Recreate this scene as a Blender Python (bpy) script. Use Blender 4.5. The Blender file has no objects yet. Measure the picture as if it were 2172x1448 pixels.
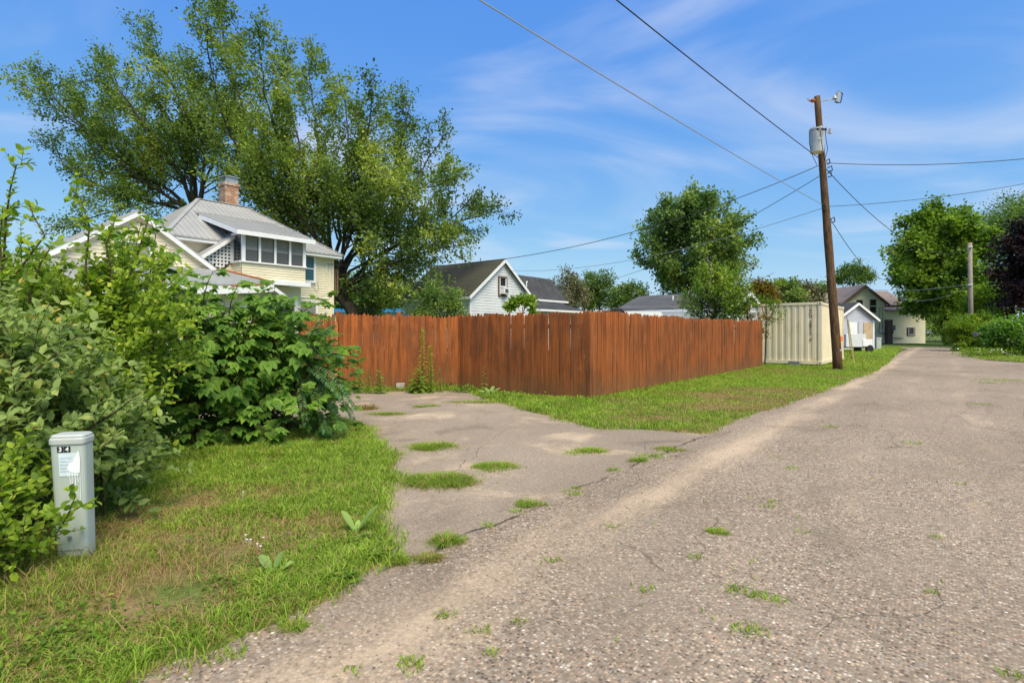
import bpy, math, random
import numpy as np
from mathutils import Vector, Matrix
random.seed(7); rng = np.random.default_rng(11)
SC = bpy.context.scene; COL = SC.collection
# ------------------------------------------------------------------ camera, sky, sun, exposure
F = 1161.0; HZ = 704.5; CX = 1086.0; EYE = 1.42
cam = bpy.data.cameras.new('camera'); camo = bpy.data.objects.new('camera', cam); COL.objects.link(camo)
camo.location = (0, 0, EYE); camo.rotation_euler = (math.radians(90), 0, 0)
cam.sensor_width = 36; cam.lens = 36 * F / 2172; cam.shift_y = -(724 - HZ) / 2172; cam.clip_end = 3000; cam.clip_start = .05
SC.camera = camo
SUN_AZ = (0.45, -0.893); SUN_EL = math.radians(56)
world = bpy.data.worlds.new('World'); SC.world = world; world.use_nodes = True
SUN_STRENGTH = 2.1; SUN_ANGLE = 40.0; SKY_STRENGTH = 0.15; EXPOSURE = 1.36
def build_world():
    nt = world.node_tree; nt.nodes.clear(); N = nt.nodes.new; L = nt.links.new
    out = N('ShaderNodeOutputWorld'); bg = N('ShaderNodeBackground'); L(bg.outputs[0], out.inputs[0])
    bg.inputs[1].default_value = SKY_STRENGTH
    sky = N('ShaderNodeTexSky'); sky.sky_type = 'NISHITA'; sky.sun_disc = False
    sky.sun_elevation = SUN_EL; sky.sun_rotation = math.atan2(SUN_AZ[0], SUN_AZ[1])
    sky.air_density = 1.0; sky.dust_density = 0.6; sky.ozone_density = 2.5; sky.altitude = 300
    tc = N('ShaderNodeTexCoord'); sep = N('ShaderNodeSeparateXYZ'); L(tc.outputs['Generated'], sep.inputs[0])
    def m(op, a, b=None, c=None):
        n = N('ShaderNodeMath'); n.operation = op
        for i, v in enumerate((a, b, c)):
            if v is None: continue
            if isinstance(v, (int, float)): n.inputs[i].default_value = v
            else: L(v, n.inputs[i])
        return n.outputs[0]
    # film-like response of the sky colour (compresses the bright horizon), the same in every direction
    sc_ = N('ShaderNodeSeparateColor'); L(sky.outputs[0], sc_.inputs[0]); cc_ = N('ShaderNodeCombineColor')
    L(m('MULTIPLY', sc_.outputs[0], .29), cc_.inputs[0]); L(m('MULTIPLY', m('POWER', sc_.outputs[1], .65), .60), cc_.inputs[1]); L(m('MULTIPLY', m('DIVIDE', sc_.outputs[2], m('ADD', sc_.outputs[2], .6)), 2.6), cc_.inputs[2])
    zz = m('ADD', m('MAXIMUM', sep.outputs[2], 0.0), 0.16)
    cx = m('DIVIDE', sep.outputs[0], zz); cy = m('DIVIDE', sep.outputs[1], zz)
    cmb = N('ShaderNodeCombineXYZ'); L(m('MULTIPLY', cx, 0.55), cmb.inputs[0]); L(m('MULTIPLY', cy, 0.8), cmb.inputs[1])
    mp = N('ShaderNodeMapping'); mp.inputs['Location'].default_value = (9.6, 6.2, 0); mp.inputs['Rotation'].default_value = (0, 0, .5)
    L(cmb.outputs[0], mp.inputs[0])
    n1 = N('ShaderNodeTexNoise'); n1.inputs['Scale'].default_value = 1.35; n1.inputs['Detail'].default_value = 5; n1.inputs['Roughness'].default_value = .48; n1.inputs['Distortion'].default_value = 1.1
    L(mp.outputs[0], n1.inputs[0])
    r = N('ShaderNodeMapRange'); r.interpolation_type = 'SMOOTHSTEP'; r.inputs[1].default_value = .48; r.inputs[2].default_value = .84; r.inputs[4].default_value = .70
    L(n1.outputs[0], r.inputs[0])
    mix = N('ShaderNodeMix'); mix.data_type = 'RGBA'
    L(r.outputs[0], mix.inputs[0]); L(cc_.outputs[0], mix.inputs[6]); mix.inputs[7].default_value = (2.05, 2.2, 2.5, 1)
    L(mix.outputs[2], bg.inputs[0])
build_world()
sun = bpy.data.lights.new('sun', 'SUN'); suno = bpy.data.objects.new('sun', sun); COL.objects.link(suno)
sun.energy = SUN_STRENGTH; sun.angle = math.radians(SUN_ANGLE); sun.color = (1, .90, .70)
_sd = Vector((SUN_AZ[0] * math.cos(SUN_EL), SUN_AZ[1] * math.cos(SUN_EL), math.sin(SUN_EL)))
suno.rotation_euler = _sd.to_track_quat('Z', 'Y').to_euler(); suno.location = (20, -20, 30)
SC.view_settings.view_transform = 'Standard'; SC.view_settings.look = 'None'
SC.view_settings.exposure = EXPOSURE; SC.view_settings.gamma = 1
# ------------------------------------------------------------------ coordinates: the alley runs along u, v is the offset to its right
TH = math.atan2(924, F); DU = Vector((math.sin(TH), math.cos(TH), 0)); DV = Vector((math.cos(TH), -math.sin(TH), 0)); UPZ = Vector((0, 0, 1))
def W(u, v, z=0.0): return DU * u + DV * v + Vector((0, 0, z))
def P(px, py, Y): return Vector(((px - CX) / F * Y, Y, EYE + (HZ - py) / F * Y))
def PV(px, py, v):
    k = (px - CX) / F; Y = v / (k * DV.x + DV.y); return P(px, py, Y)
def G(px, py): return P(px, py, EYE * F / (py - HZ))
def uv_of(p): return p.x * DU.x + p.y * DU.y, p.x * DV.x + p.y * DV.y
# ------------------------------------------------------------------ object helpers
ORG = {}
def link(o): COL.objects.link(o); return o
def thing(name, label, cat, loc=(0, 0, 0), group=None):
    o = bpy.data.objects.new(name, None); link(o); o.location = loc; o.empty_display_size = .2
    o['label'] = label; o['category'] = cat
    if group: o['group'] = group
    ORG[o.name] = Vector(loc); return o
def tag(o, label, cat=None, group=None, kind=None):
    if label: o['label'] = label
    if cat: o['category'] = cat
    if group: o['group'] = group
    if kind: o['kind'] = kind
    return o
def put(name, me, mat, parent=None, loc=None):
    o = bpy.data.objects.new(name, me); link(o)
    if mat is not None and not me.materials: me.materials.append(mat)
    if parent is not None:
        o.parent = parent; ORG[o.name] = ORG[parent.name]
    else:
        ORG[o.name] = Vector(loc) if loc is not None else Vector((0, 0, 0)); o.location = ORG[o.name]
    return o
class MB:
    def __init__(s): s.v = []; s.f = []
    def add(s, vs, fs):
        b = len(s.v); s.v += [Vector(p) for p in vs]; s.f += [tuple(b + i for i in f) for f in fs]; return s
    def quad(s, *p): return s.add(p, [tuple(range(len(p)))])
    def box(s, c, sx, sy, sz, ax=(Vector((1, 0, 0)), Vector((0, 1, 0)), UPZ)):
        c = Vector(c); vs = []
        for k in (-1, 1):
            for j in (-1, 1):
                for i in (-1, 1): vs.append(c + ax[0] * (i * sx / 2) + ax[1] * (j * sy / 2) + ax[2] * (k * sz / 2))
        return s.add(vs, [(0, 2, 3, 1), (4, 5, 7, 6), (0, 1, 5, 4), (2, 6, 7, 3), (0, 4, 6, 2), (1, 3, 7, 5)])
    def bar(s, a, b, w, t, side=None):
        a = Vector(a); b = Vector(b); d = (b - a); l = d.length; d = d / l
        if side is None: side = d.cross(UPZ) if abs(d.z) < .95 else d.cross(Vector((0, 1, 0)))
        side = (side - d * side.dot(d)).normalized(); n = d.cross(side)
        return s.box((a + b) / 2, l, w, t, (d, side, n))
    def tube(s, pts, rad, n=6, cap=True):
        pts = [Vector(p) for p in pts]; k = len(pts)
        if isinstance(rad, (int, float)): rad = [rad] * k
        vs = []; prev = None
        for i in range(k):
            d = (pts[min(i + 1, k - 1)] - pts[max(i - 1, 0)])
            d = d.normalized() if d.length > 1e-9 else UPZ
            if prev is None: x = d.cross(Vector((.31, .95, .1)) if abs(d.z) > .7 else UPZ).normalized()
            else: x = (prev - d * prev.dot(d)).normalized()
            prev = x; y = d.cross(x)
            for j in range(n):
                a = 2 * math.pi * j / n; vs.append(pts[i] + (x * math.cos(a) + y * math.sin(a)) * rad[i])
        fs = []
        for i in range(k - 1):
            for j in range(n): fs.append((i * n + j, i * n + (j + 1) % n, (i + 1) * n + (j + 1) % n, (i + 1) * n + j))
        if cap: fs.append(tuple(range(n))[::-1]); fs.append(tuple((k - 1) * n + j for j in range(n)))
        return s.add(vs, fs)
    def slab(s, poly, t, d=None):
        poly = [Vector(p) for p in poly]; n = len(poly)
        if d is None:
            d = (poly[1] - poly[0]).cross(poly[2] - poly[0]).normalized()
            if d.z > 0: d = -d
        vs = poly + [p + d * t for p in poly]
        return s.add(vs, [tuple(range(n)), tuple(range(2 * n - 1, n - 1, -1))] + [(i, (i + 1) % n, n + (i + 1) % n, n + i) for i in range(n)])
    def mesh(s, name, org=Vector((0, 0, 0)), smooth=False):
        me = bpy.data.meshes.new(name); me.from_pydata([tuple(p - org) for p in s.v], [], s.f); me.update()
        if smooth: me.polygons.foreach_set('use_smooth', [True] * len(me.polygons))
        return me
    def build(s, name, mat, parent=None, loc=None, smooth=False, bevel=0):
        org = ORG[parent.name] if parent is not None else (Vector(loc) if loc is not None else Vector((0, 0, 0)))
        o = put(name, s.mesh(name, org, smooth), mat, parent, loc)
        if bevel:
            m = o.modifiers.new('bevel', 'BEVEL'); m.width = bevel; m.segments = 2; m.limit_method = 'ANGLE'
        return o
def npmesh(name, V, faces_flat, sizes, tint=None, smooth=False):
    me = bpy.data.meshes.new(name); me.vertices.add(len(V)); me.vertices.foreach_set('co', np.ascontiguousarray(V, np.float32).ravel())
    me.loops.add(len(faces_flat)); me.loops.foreach_set('vertex_index', np.ascontiguousarray(faces_flat, np.int32))
    me.polygons.add(len(sizes)); st = np.concatenate([[0], np.cumsum(sizes)[:-1]]).astype(np.int32); me.polygons.foreach_set('loop_start', st)
    if smooth: me.polygons.foreach_set('use_smooth', np.ones(len(sizes), bool))
    me.update(calc_edges=True)
    if tint is not None:
        a = me.attributes.new('tint', 'FLOAT', 'POINT'); a.data.foreach_set('value', np.ascontiguousarray(tint, np.float32))
    return me
# ------------------------------------------------------------------ leaves
def T(vs, fs): return (np.array(vs, float), fs)
DIAMOND = T([(0, 0, 0), (.45, .5, .10), (1, 0, -.06), (.45, -.5, .10)], [(0, 1, 2), (0, 2, 3)])
KITE = T([(0, 0, 0), (.3, .34, .05), (.55, .62, .04), (1, 0, -.12), (.55, -.62, .04), (.3, -.34, .05)], [(0, 1, 2, 3), (0, 3, 4, 5)])
OVAL = T([(0, 0, 0), (.22, .40, .07), (.62, .42, .07), (1, 0, -.10), (.62, -.42, .07), (.22, -.40, .07), (.35, 0, .0), (.7, 0, -.02)],
         [(0, 1, 6), (1, 2, 7, 6), (2, 3, 7), (0, 6, 5), (6, 7, 4, 5), (7, 3, 4)])
LANCE = T([(0, 0, 0), (.3, .5, .08), (.62, .40, .05), (1, 0, -.16), (.62, -.40, .05), (.3, -.5, .08), (.35, 0, .0), (.7, 0, -.04)],
          [(0, 1, 6), (1, 2, 7, 6), (2, 3, 7), (0, 6, 5), (6, 7, 4, 5), (7, 3, 4)])
def nrm(a): return a / np.maximum(np.linalg.norm(a, axis=-1, keepdims=True), 1e-9)
class Leaves:
    def __init__(s): s.p = []; s.d = []; s.n = []; s.l = []; s.w = []; s.t = []
    def add(s, p, d, n, l, w, t):
        p = np.atleast_2d(p); k = len(p); f = lambda a: np.broadcast_to(np.asarray(a, float), (k,)).copy()
        s.p.append(p); s.d.append(np.broadcast_to(d, (k, 3))); s.n.append(np.broadcast_to(n, (k, 3))); s.l.append(f(l)); s.w.append(f(w)); s.t.append(f(t))
    def cat(s):
        p = np.concatenate(s.p); d = nrm(np.concatenate(s.d)); n = np.concatenate(s.n)
        n = nrm(n - d * np.sum(n * d, 1, keepdims=True)); return p, d, n, np.concatenate(s.l), np.concatenate(s.w), np.concatenate(s.t)
def leafmesh(name, arr, tpl, org):
    p, d, n, l, w, t = arr; b = np.cross(n, d); tv, tf = tpl; k = len(tv)
    V = (p[:, None, :] - np.array(org)) + d[:, None, :] * (tv[None, :, 0:1] * l[:, None, None]) + b[:, None, :] * (tv[None, :, 1:2] * w[:, None, None]) + n[:, None, :] * (tv[None, :, 2:3] * l[:, None, None])
    ff = np.concatenate([np.array(f) for f in tf]); sz = np.array([len(f) for f in tf])
    FF = (ff[None, :] + (np.arange(len(p)) * k)[:, None]).ravel(); SZ = np.tile(sz, len(p))
    return npmesh(name, V.reshape(-1, 3), FF, SZ, np.repeat(t, k), smooth=False)
def put_leaves(name, lv, tpl, mat, parent, singles=0, tints=5):
    """all leaves as one part; the largest in view as leaf objects of their own"""
    arr = lv.cat(); p = arr[0]; org = ORG[parent.name]
    pick = np.zeros(len(p), bool)
    if singles:
        q = p + arr[1] * (arr[3] * .5)[:, None]
        px = CX + q[:, 0] / q[:, 1] * F; py = HZ - (q[:, 2] - EYE) / q[:, 1] * F
        ok = (px > 4) & (px < 2168) & (py > 4) & (py < 1440)
        # keep the front-most in small bins so that picked leaves are ones in view
        size = arr[3] / q[:, 1]; key = np.where(ok, size * (1 + .02 * rng.random(len(p))), -1)
        order = np.argsort(q[:, 1]); seen = {}; cand = []
        for i in order:
            if not ok[i]: continue
            b = (int(px[i] // 9), int(py[i] // 9))
            if seen.get(b, 0) >= 1: continue
            seen[b] = 1; cand.append(i)
        cand = sorted(cand, key=lambda i: -key[i])[:singles]; pick[cand] = True
        ms = []
        for k in range(tints):
            me = npmesh('leaf', tpl[0], np.concatenate([np.array(f) for f in tpl[1]]), np.array([len(f) for f in tpl[1]]), np.full(len(tpl[0]), (k + .5) / tints))
            me.materials.append(mat); ms.append(me)
        for i in cand:
            d, n = Vector(arr[1][i]), Vector(arr[2][i]); b = n.cross(d); c = Vector(p[i]) - org
            L_, W_ = arr[3][i], arr[4][i]
            m = Matrix(((d.x * L_, b.x * W_, n.x * L_, c.x), (d.y * L_, b.y * W_, n.y * L_, c.y), (d.z * L_, b.z * W_, n.z * L_, c.z), (0, 0, 0, 1)))
            o = bpy.data.objects.new('leaf', ms[min(tints - 1, int(max(0, arr[5][i]) * tints))]); link(o); o.parent = parent; o.matrix_basis = m
    rest = tuple(a[~pick] for a in arr)
    me = leafmesh(name, rest, tpl, org); me.materials.append(mat)
    o = put(name, me, None, parent); o['kind'] = 'stuff'; return o
def hash2(ix, iy, s):
    h = (ix.astype(np.int64) * 374761393 + iy.astype(np.int64) * 668265263 + s * 1442695041) & 0x7fffffff
    h = ((h ^ (h >> 13)) * 1274126177) & 0x7fffffff
    return ((h ^ (h >> 16)) & 0xffff) / 65535.0
def vnoise(x, y, s=0):
    ix = np.floor(x); iy = np.floor(y); fx = x - ix; fy = y - iy; fx = fx * fx * (3 - 2 * fx); fy = fy * fy * (3 - 2 * fy)
    a = hash2(ix, iy, s); b = hash2(ix + 1, iy, s); c = hash2(ix, iy + 1, s); d = hash2(ix + 1, iy + 1, s)
    return (a + (b - a) * fx) * (1 - fy) + (c + (d - c) * fx) * fy
def fbm(x, y, s=0, o=3):
    r = 0; a = .5; t = 0
    for k in range(o): r = r + a * vnoise(x * 2 ** k, y * 2 ** k, s + k * 17); t += a; a *= .5
    return r / t
def noise3(p, sc, s): return (vnoise(p[:, 0] * sc + p[:, 2] * sc * .7, p[:, 1] * sc - p[:, 2] * sc * .6, s) + vnoise(p[:, 2] * sc, p[:, 0] * sc - p[:, 1] * sc * .3, s + 5)) * .5
# ------------------------------------------------------------------ materials
def nodes(name):
    m = bpy.data.materials.new(name); m.use_nodes = True; nt = m.node_tree; nt.nodes.clear()
    out = nt.nodes.new('ShaderNodeOutputMaterial'); bs = nt.nodes.new('ShaderNodeBsdfPrincipled'); nt.links.new(bs.outputs[0], out.inputs[0])
    return m, nt, bs, out
class NB:
    def __init__(s, nt): s.nt = nt
    def n(s, t, **kw):
        x = s.nt.nodes.new(t)
        for k, v in kw.items(): setattr(x, k, v)
        return x
    def L(s, a, b): s.nt.links.new(a, b)
    def m(s, op, *a, clamp=False):
        n = s.n('ShaderNodeMath', operation=op); n.use_clamp = clamp
        for i, v in enumerate(a):
            if isinstance(v, (int, float)): n.inputs[i].default_value = v
            else: s.L(v, n.inputs[i])
        return n.outputs[0]
    def noise(s, vec, scale, detail=3, rough=.55, dist=0):
        n = s.n('ShaderNodeTexNoise'); n.inputs['Scale'].default_value = scale; n.inputs['Detail'].default_value = detail
        n.inputs['Roughness'].default_value = rough; n.inputs['Distortion'].default_value = dist
        if vec is not None: s.L(vec, n.inputs[0])
        return n.outputs[0]
    def voro(s, vec, scale, feature='F1'):
        n = s.n('ShaderNodeTexVoronoi'); n.feature = feature; n.inputs['Scale'].default_value = scale; s.L(vec, n.inputs[0]); return n
    def mapv(s, vec, sc=(1, 1, 1), loc=(0, 0, 0)):
        n = s.n('ShaderNodeMapping'); n.inputs['Scale'].default_value = sc; n.inputs['Location'].default_value = loc; s.L(vec, n.inputs[0]); return n.outputs[0]
    def rng(s, v, a, b, c=0., d=1., smooth=True):
        n = s.n('ShaderNodeMapRange'); n.interpolation_type = 'SMOOTHSTEP' if smooth else 'LINEAR'
        s.L(v, n.inputs[0])
        for i, x in enumerate((a, b, c, d)): n.inputs[i + 1].default_value = x
        return n.outputs[0]
    def mix(s, f, a, b, blend='MIX'):
        n = s.n('ShaderNodeMix'); n.data_type = 'RGBA'; n.blend_type = blend
        for i, v in ((0, f), (6, a), (7, b)):
            if isinstance(v, (int, float)): n.inputs[i].default_value = v
            elif isinstance(v, tuple): n.inputs[i].default_value = (*v, 1)
            else: s.L(v, n.inputs[i])
        return n.outputs[2]
    def ramp(s, f, stops, interp='LINEAR'):
        n = s.n('ShaderNodeValToRGB'); n.color_ramp.interpolation = interp; e = n.color_ramp.elements
        while len(e) < len(stops): e.new(.5)
        for i, (p, c) in enumerate(stops): e[i].position = p; e[i].color = (*c, 1)
        s.L(f, n.inputs[0]); return n.outputs[0]
    def bump(s, h, bs, strength=.3, dist=.01):
        n = s.n('ShaderNodeBump'); n.inputs['Strength'].default_value = strength; n.inputs['Distance'].default_value = dist; s.L(h, n.inputs['Height']); s.L(n.outputs[0], bs.inputs['Normal'])
    def obj(s): return s.n('ShaderNodeTexCoord').outputs['Object']
def paint(name, c, rough=.6, spec=.3, var=.12, scale=2., dirt=None, dirtamt=.35, metal=0, bump=0):
    m, nt, bs, out = nodes(name); b = NB(nt); o = b.obj()
    n1 = b.noise(o, scale, 4, .6)
    col = b.mix(b.rng(n1, .3, .7), tuple(x * (1 - var) for x in c), tuple(min(1, x * (1 + var)) for x in c))
    if dirt:
        n2 = b.noise(b.mapv(o, (1.3, 1.3, .5)), scale * 1.7, 6, .7)
        col = b.mix(b.rng(n2, .5, .75, 0, dirtamt), col, dirt)
    b.L(col, bs.inputs['Base Color']); bs.inputs['Roughness'].default_value = rough; bs.inputs['Specular IOR Level'].default_value = spec; bs.inputs['Metallic'].default_value = metal
    if bump: b.bump(b.noise(o, 40, 3), bs, bump, .01)
    return m
def leafmat(name, stops, rough=.55, trans=.42, spec=.22):
    m, nt, bs, out = nodes(name); b = NB(nt)
    at = b.n('ShaderNodeAttribute'); at.attribute_name = 'tint'
    col = b.ramp(at.outputs['Fac'], stops)
    col = b.mix(b.rng(b.noise(b.obj(), 9, 2), .3, .7, 0, .35), col, b.mix(1., col, (.8, .9, .7), 'MULTIPLY'))
    b.L(col, bs.inputs['Base Color']); bs.inputs['Roughness'].default_value = rough; bs.inputs['Specular IOR Level'].default_value = spec
    tr = b.n('ShaderNodeBsdfTranslucent'); b.L(b.mix(1., col, (1.0, 1.15, .55), 'MULTIPLY'), tr.inputs[0])
    mx = b.n('ShaderNodeMixShader'); mx.inputs[0].default_value = trans; b.L(bs.outputs[0], mx.inputs[1]); b.L(tr.outputs[0], mx.inputs[2]); b.L(mx.outputs[0], out.inputs[0])
    return m
def asphalt_mat():
    m, nt, bs, out = nodes('old_asphalt'); b = NB(nt); o = b.obj(); sep = b.n('ShaderNodeSeparateXYZ'); b.L(o, sep.inputs[0]); v, u = sep.outputs[0], sep.outputs[1]
    flat = b.n('ShaderNodeCombineXYZ'); b.L(v, flat.inputs[0]); b.L(u, flat.inputs[1]); o2 = flat.outputs[0]
    vo = b.voro(o2, 60); sc = b.n('ShaderNodeSeparateColor'); b.L(vo.outputs['Color'], sc.inputs[0])
    peb = b.ramp(sc.outputs[0], [(0, (.085, .07, .06)), (.18, (.19, .155, .125)), (.42, (.35, .25, .19)), (.6, (.29, .265, .235)), (.78, (.45, .37, .28)), (.92, (.53, .47, .39)), (.985, (.70, .66, .60))], 'CONSTANT')
    vo2 = b.voro(o2, 190); sc2 = b.n('ShaderNodeSeparateColor'); b.L(vo2.outputs['Color'], sc2.inputs[0])
    fine = b.ramp(sc2.outputs[1], [(0, (.19, .16, .13)), (.4, (.275, .235, .19)), (.75, (.36, .305, .245)), (.96, (.52, .47, .40))], 'CONSTANT')
    # driveway mix is finer and greyer than the alley's exposed aggregate
    nb = b.noise(o2, .9, 4, .6); edge = b.m('ADD', v, b.m('MULTIPLY', b.m('SUBTRACT', b.noise(o2, 2.2, 4), .5), .30))
    isdrive = b.rng(edge, -2.66, -2.60, 1, 0)
    col = b.mix(b.m('MAXIMUM', b.m('MULTIPLY', isdrive, .85), b.rng(nb, .45, .62, 0, .45)), peb, fine)
    bed = b.rng(vo.outputs['Distance'], .30, .62, 0, .75)
    col = b.mix(b.m('MULTIPLY', bed, b.m('SUBTRACT', 1., b.m('MULTIPLY', isdrive, .7))), col, (.215, .18, .14))
    col = b.mix(b.rng(b.noise(o2, .55, 5, .6), .35, .7, .0, .5), col, b.mix(1., col, (.80, .79, .78), 'MULTIPLY'))
    # blown sand in the wheel track by the verge, and in hollows
    st = b.noise(b.mapv(o2, (1.5, .35, 1)), 1.4, 6, .62); gr = b.noise(o2, 26, 4, .7)
    def band(c, w, k):
        t = b.m('DIVIDE', b.m('SUBTRACT', v, c), w); return b.m('MULTIPLY', b.m('EXPONENT', b.m('MULTIPLY', b.m('MULTIPLY', t, t), -1.)), k)
    bands = b.m('ADD', b.m('ADD', band(-2.0, .42, .30), band(-.75, .28, .12)), b.m('ADD', band(.35, .50, .16), b.m('MULTIPLY', isdrive, .0)))
    sm = b.m('ADD', b.m('ADD', bands, b.m('MULTIPLY', st, .75)), b.m('MULTIPLY', b.m('SUBTRACT', gr, .5), .55))
    sand_amt = b.rng(sm, .48, .90, .06, .85)
    sand = b.mix(b.rng(b.noise(o2, 180, 2), .35, .65), (.47, .375, .27), (.57, .46, .335))
    col = b.mix(sand_amt, col, sand)
    dh = b.noise(b.mapv(o2, (1, 1, 1), (7.3, 2.1, 0)), .95, 5, .6, .6)
    dh2 = b.m('ADD', dh, b.m('MULTIPLY', b.m('SUBTRACT', gr, .5), .22)); col = b.mix(b.m('MULTIPLY', isdrive, b.rng(dh2, .52, .72, 0, .75)), col, sand)
    col = b.mix(b.m('MULTIPLY', isdrive, b.rng(dh, .40, .30, 0, .40)), col, (.11, .088, .075))
    col = b.mix(b.rng(b.noise(b.mapv(o2, (1.2, .45, 1), (21, 8, 0)), .8, 5, .65, .8), .56, .64, 0, .45), col, b.mix(1., col, (.66, .66, .66), 'MULTIPLY'))
    # cracks
    wob = b.n('ShaderNodeVectorMath'); wob.operation = 'ADD'; b.L(o2, wob.inputs[0])
    nz = b.n('ShaderNodeTexNoise'); nz.inputs['Scale'].default_value = 2.3; nz.inputs['Detail'].default_value = 5; b.L(o2, nz.inputs[0])
    sclv = b.n('ShaderNodeVectorMath'); sclv.operation = 'SCALE'; sclv.inputs['Scale'].default_value = .28; b.L(nz.outputs['Color'], sclv.inputs[0]); b.L(sclv.outputs[0], wob.inputs[1])
    ce = b.voro(b.mapv(wob.outputs[0], (.62, .5, 1)), 1.0, 'DISTANCE_TO_EDGE'); crk = b.rng(ce.outputs['Distance'], .0015, .006, 1, 0)
    crk = b.m('MULTIPLY', crk, b.rng(b.noise(b.mapv(o2, loc=(3, 9, 0)), .7, 3), .46, .58))
    jl = b.m('ABSOLUTE', b.m('ADD', edge, 2.63)); jn = b.m('MULTIPLY', b.rng(jl, .006, .022, 1, 0), b.m('MULTIPLY', b.rng(u, 1.9, 2.3), b.rng(u, 7.6, 8.0, 1, 0)))
    jn = b.m('MULTIPLY', jn, b.rng(b.noise(b.mapv(o2, loc=(1, 4, 0)), 1.6, 2), .38, .5))
    ck = b.m('MAXIMUM', b.m('MULTIPLY', crk, .5), jn)
    col = b.mix(b.m('MULTIPLY', ck, .85), col, (.045, .036, .03))
    col = b.mix(b.rng(b.noise(b.mapv(o2, (1, .6, 1), (11, 3, 0)), .32, 4, .6), .35, .65), b.mix(1., col, (1.04, .965, .87), 'MULTIPLY'), b.mix(1., col, (1.24, 1.16, 1.05), 'MULTIPLY'))
    b.L(col, bs.inputs['Base Color']); bs.inputs['Roughness'].default_value = .9; bs.inputs['Specular IOR Level'].default_value = .18
    h = b.m('SUBTRACT', b.m('MULTIPLY', b.m('SUBTRACT', 1., vo.outputs['Distance']), b.m('SUBTRACT', 1., sand_amt)), b.m('MULTIPLY', ck, 2.))
    b.bump(h, bs, .55, .006)
    return m
def soil_mat(name, green=.5):
    m, nt, bs, out = nodes(name); b = NB(nt); o = b.obj()
    n1 = b.noise(o, 1.1, 5, .6); n2 = b.noise(o, 24, 4, .7); n3 = b.noise(b.mapv(o, (3, 9, 1)), 30, 3)
    soil = b.mix(b.rng(n2, .3, .7), (.10, .065, .035), (.27, .18, .09)); straw = b.mix(b.rng(n3, .4, .65), soil, (.36, .25, .11))
    grn = b.mix(b.rng(n2, .3, .7), (.05, .085, .015), (.13, .19, .035))
    col = b.mix(b.rng(n1, .62 - .3 * green, .80 - .3 * green), straw, grn)
    b.L(col, bs.inputs['Base Color']); bs.inputs['Roughness'].default_value = .95; bs.inputs['Specular IOR Level'].default_value = .1; b.bump(n2, bs, .6, .02); return m
def wood_fence_mat():
    m, nt, bs, out = nodes('stained_cedar'); b = NB(nt); tc = b.n('ShaderNodeTexCoord'); o = tc.outputs['Object']; oi = b.n('ShaderNodeObjectInfo'); rn = oi.outputs['Random']
    off = b.n('ShaderNodeVectorMath'); off.operation = 'ADD'; b.L(o, off.inputs[0]); cm = b.n('ShaderNodeCombineXYZ')
    b.L(b.m('MULTIPLY', rn, 37.), cm.inputs[0]); b.L(b.m('MULTIPLY', rn, 91.), cm.inputs[2]); b.L(cm.outputs[0], off.inputs[1]); o2 = off.outputs[0]
    g = b.noise(b.mapv(o2, (14, 14, .55)), 5, 5, .65, .4); st = b.noise(b.mapv(o2, (3, 3, .8)), 1.6, 4, .6)
    col = b.mix(b.rng(g, .32, .68), (.205, .056, .014), (.39, .122, .029))
    col = b.mix(b.rng(rn, 0, 1, 0, .85, False), col, b.mix(1., col, (1.38, 1.28, 1.1), 'MULTIPLY'))
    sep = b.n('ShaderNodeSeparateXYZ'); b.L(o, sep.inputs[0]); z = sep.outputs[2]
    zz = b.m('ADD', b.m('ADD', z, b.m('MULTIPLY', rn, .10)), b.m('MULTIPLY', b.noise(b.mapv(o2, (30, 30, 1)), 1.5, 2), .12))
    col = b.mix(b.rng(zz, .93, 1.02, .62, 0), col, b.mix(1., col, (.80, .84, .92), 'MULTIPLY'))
    col = b.mix(b.rng(st, .46, .70, 0, .70), col, (.10, .034, .013))
    wp = b.n('ShaderNodeNewGeometry').outputs['Position']; bl = b.noise(b.mapv(wp, (1, 1, .8)), 1.3, 4, .65); col = b.mix(b.rng(bl, .44, .66, 0, .62), col, (.135, .050, .018)); col = b.mix(b.rng(b.noise(b.mapv(wp, (2, 2, .4), (4, 7, 1)), 1.6, 4, .6), .54, .70, 0, .38), col, (.40, .14, .042))
    col = b.mix(b.rng(z, .0, .34, .5, 0), col, (.17, .10, .045))
    ch = b.noise(b.mapv(o2, (26, 26, 4.5)), 1.3, 4, .6); col = b.mix(b.rng(ch, .70, .75, 0, .85), col, (.52, .38, .29))
    b.L(col, bs.inputs['Base Color']); bs.inputs['Roughness'].default_value = .72; bs.inputs['Specular IOR Level'].default_value = .25; b.bump(g, bs, .35, .004); return m
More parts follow.
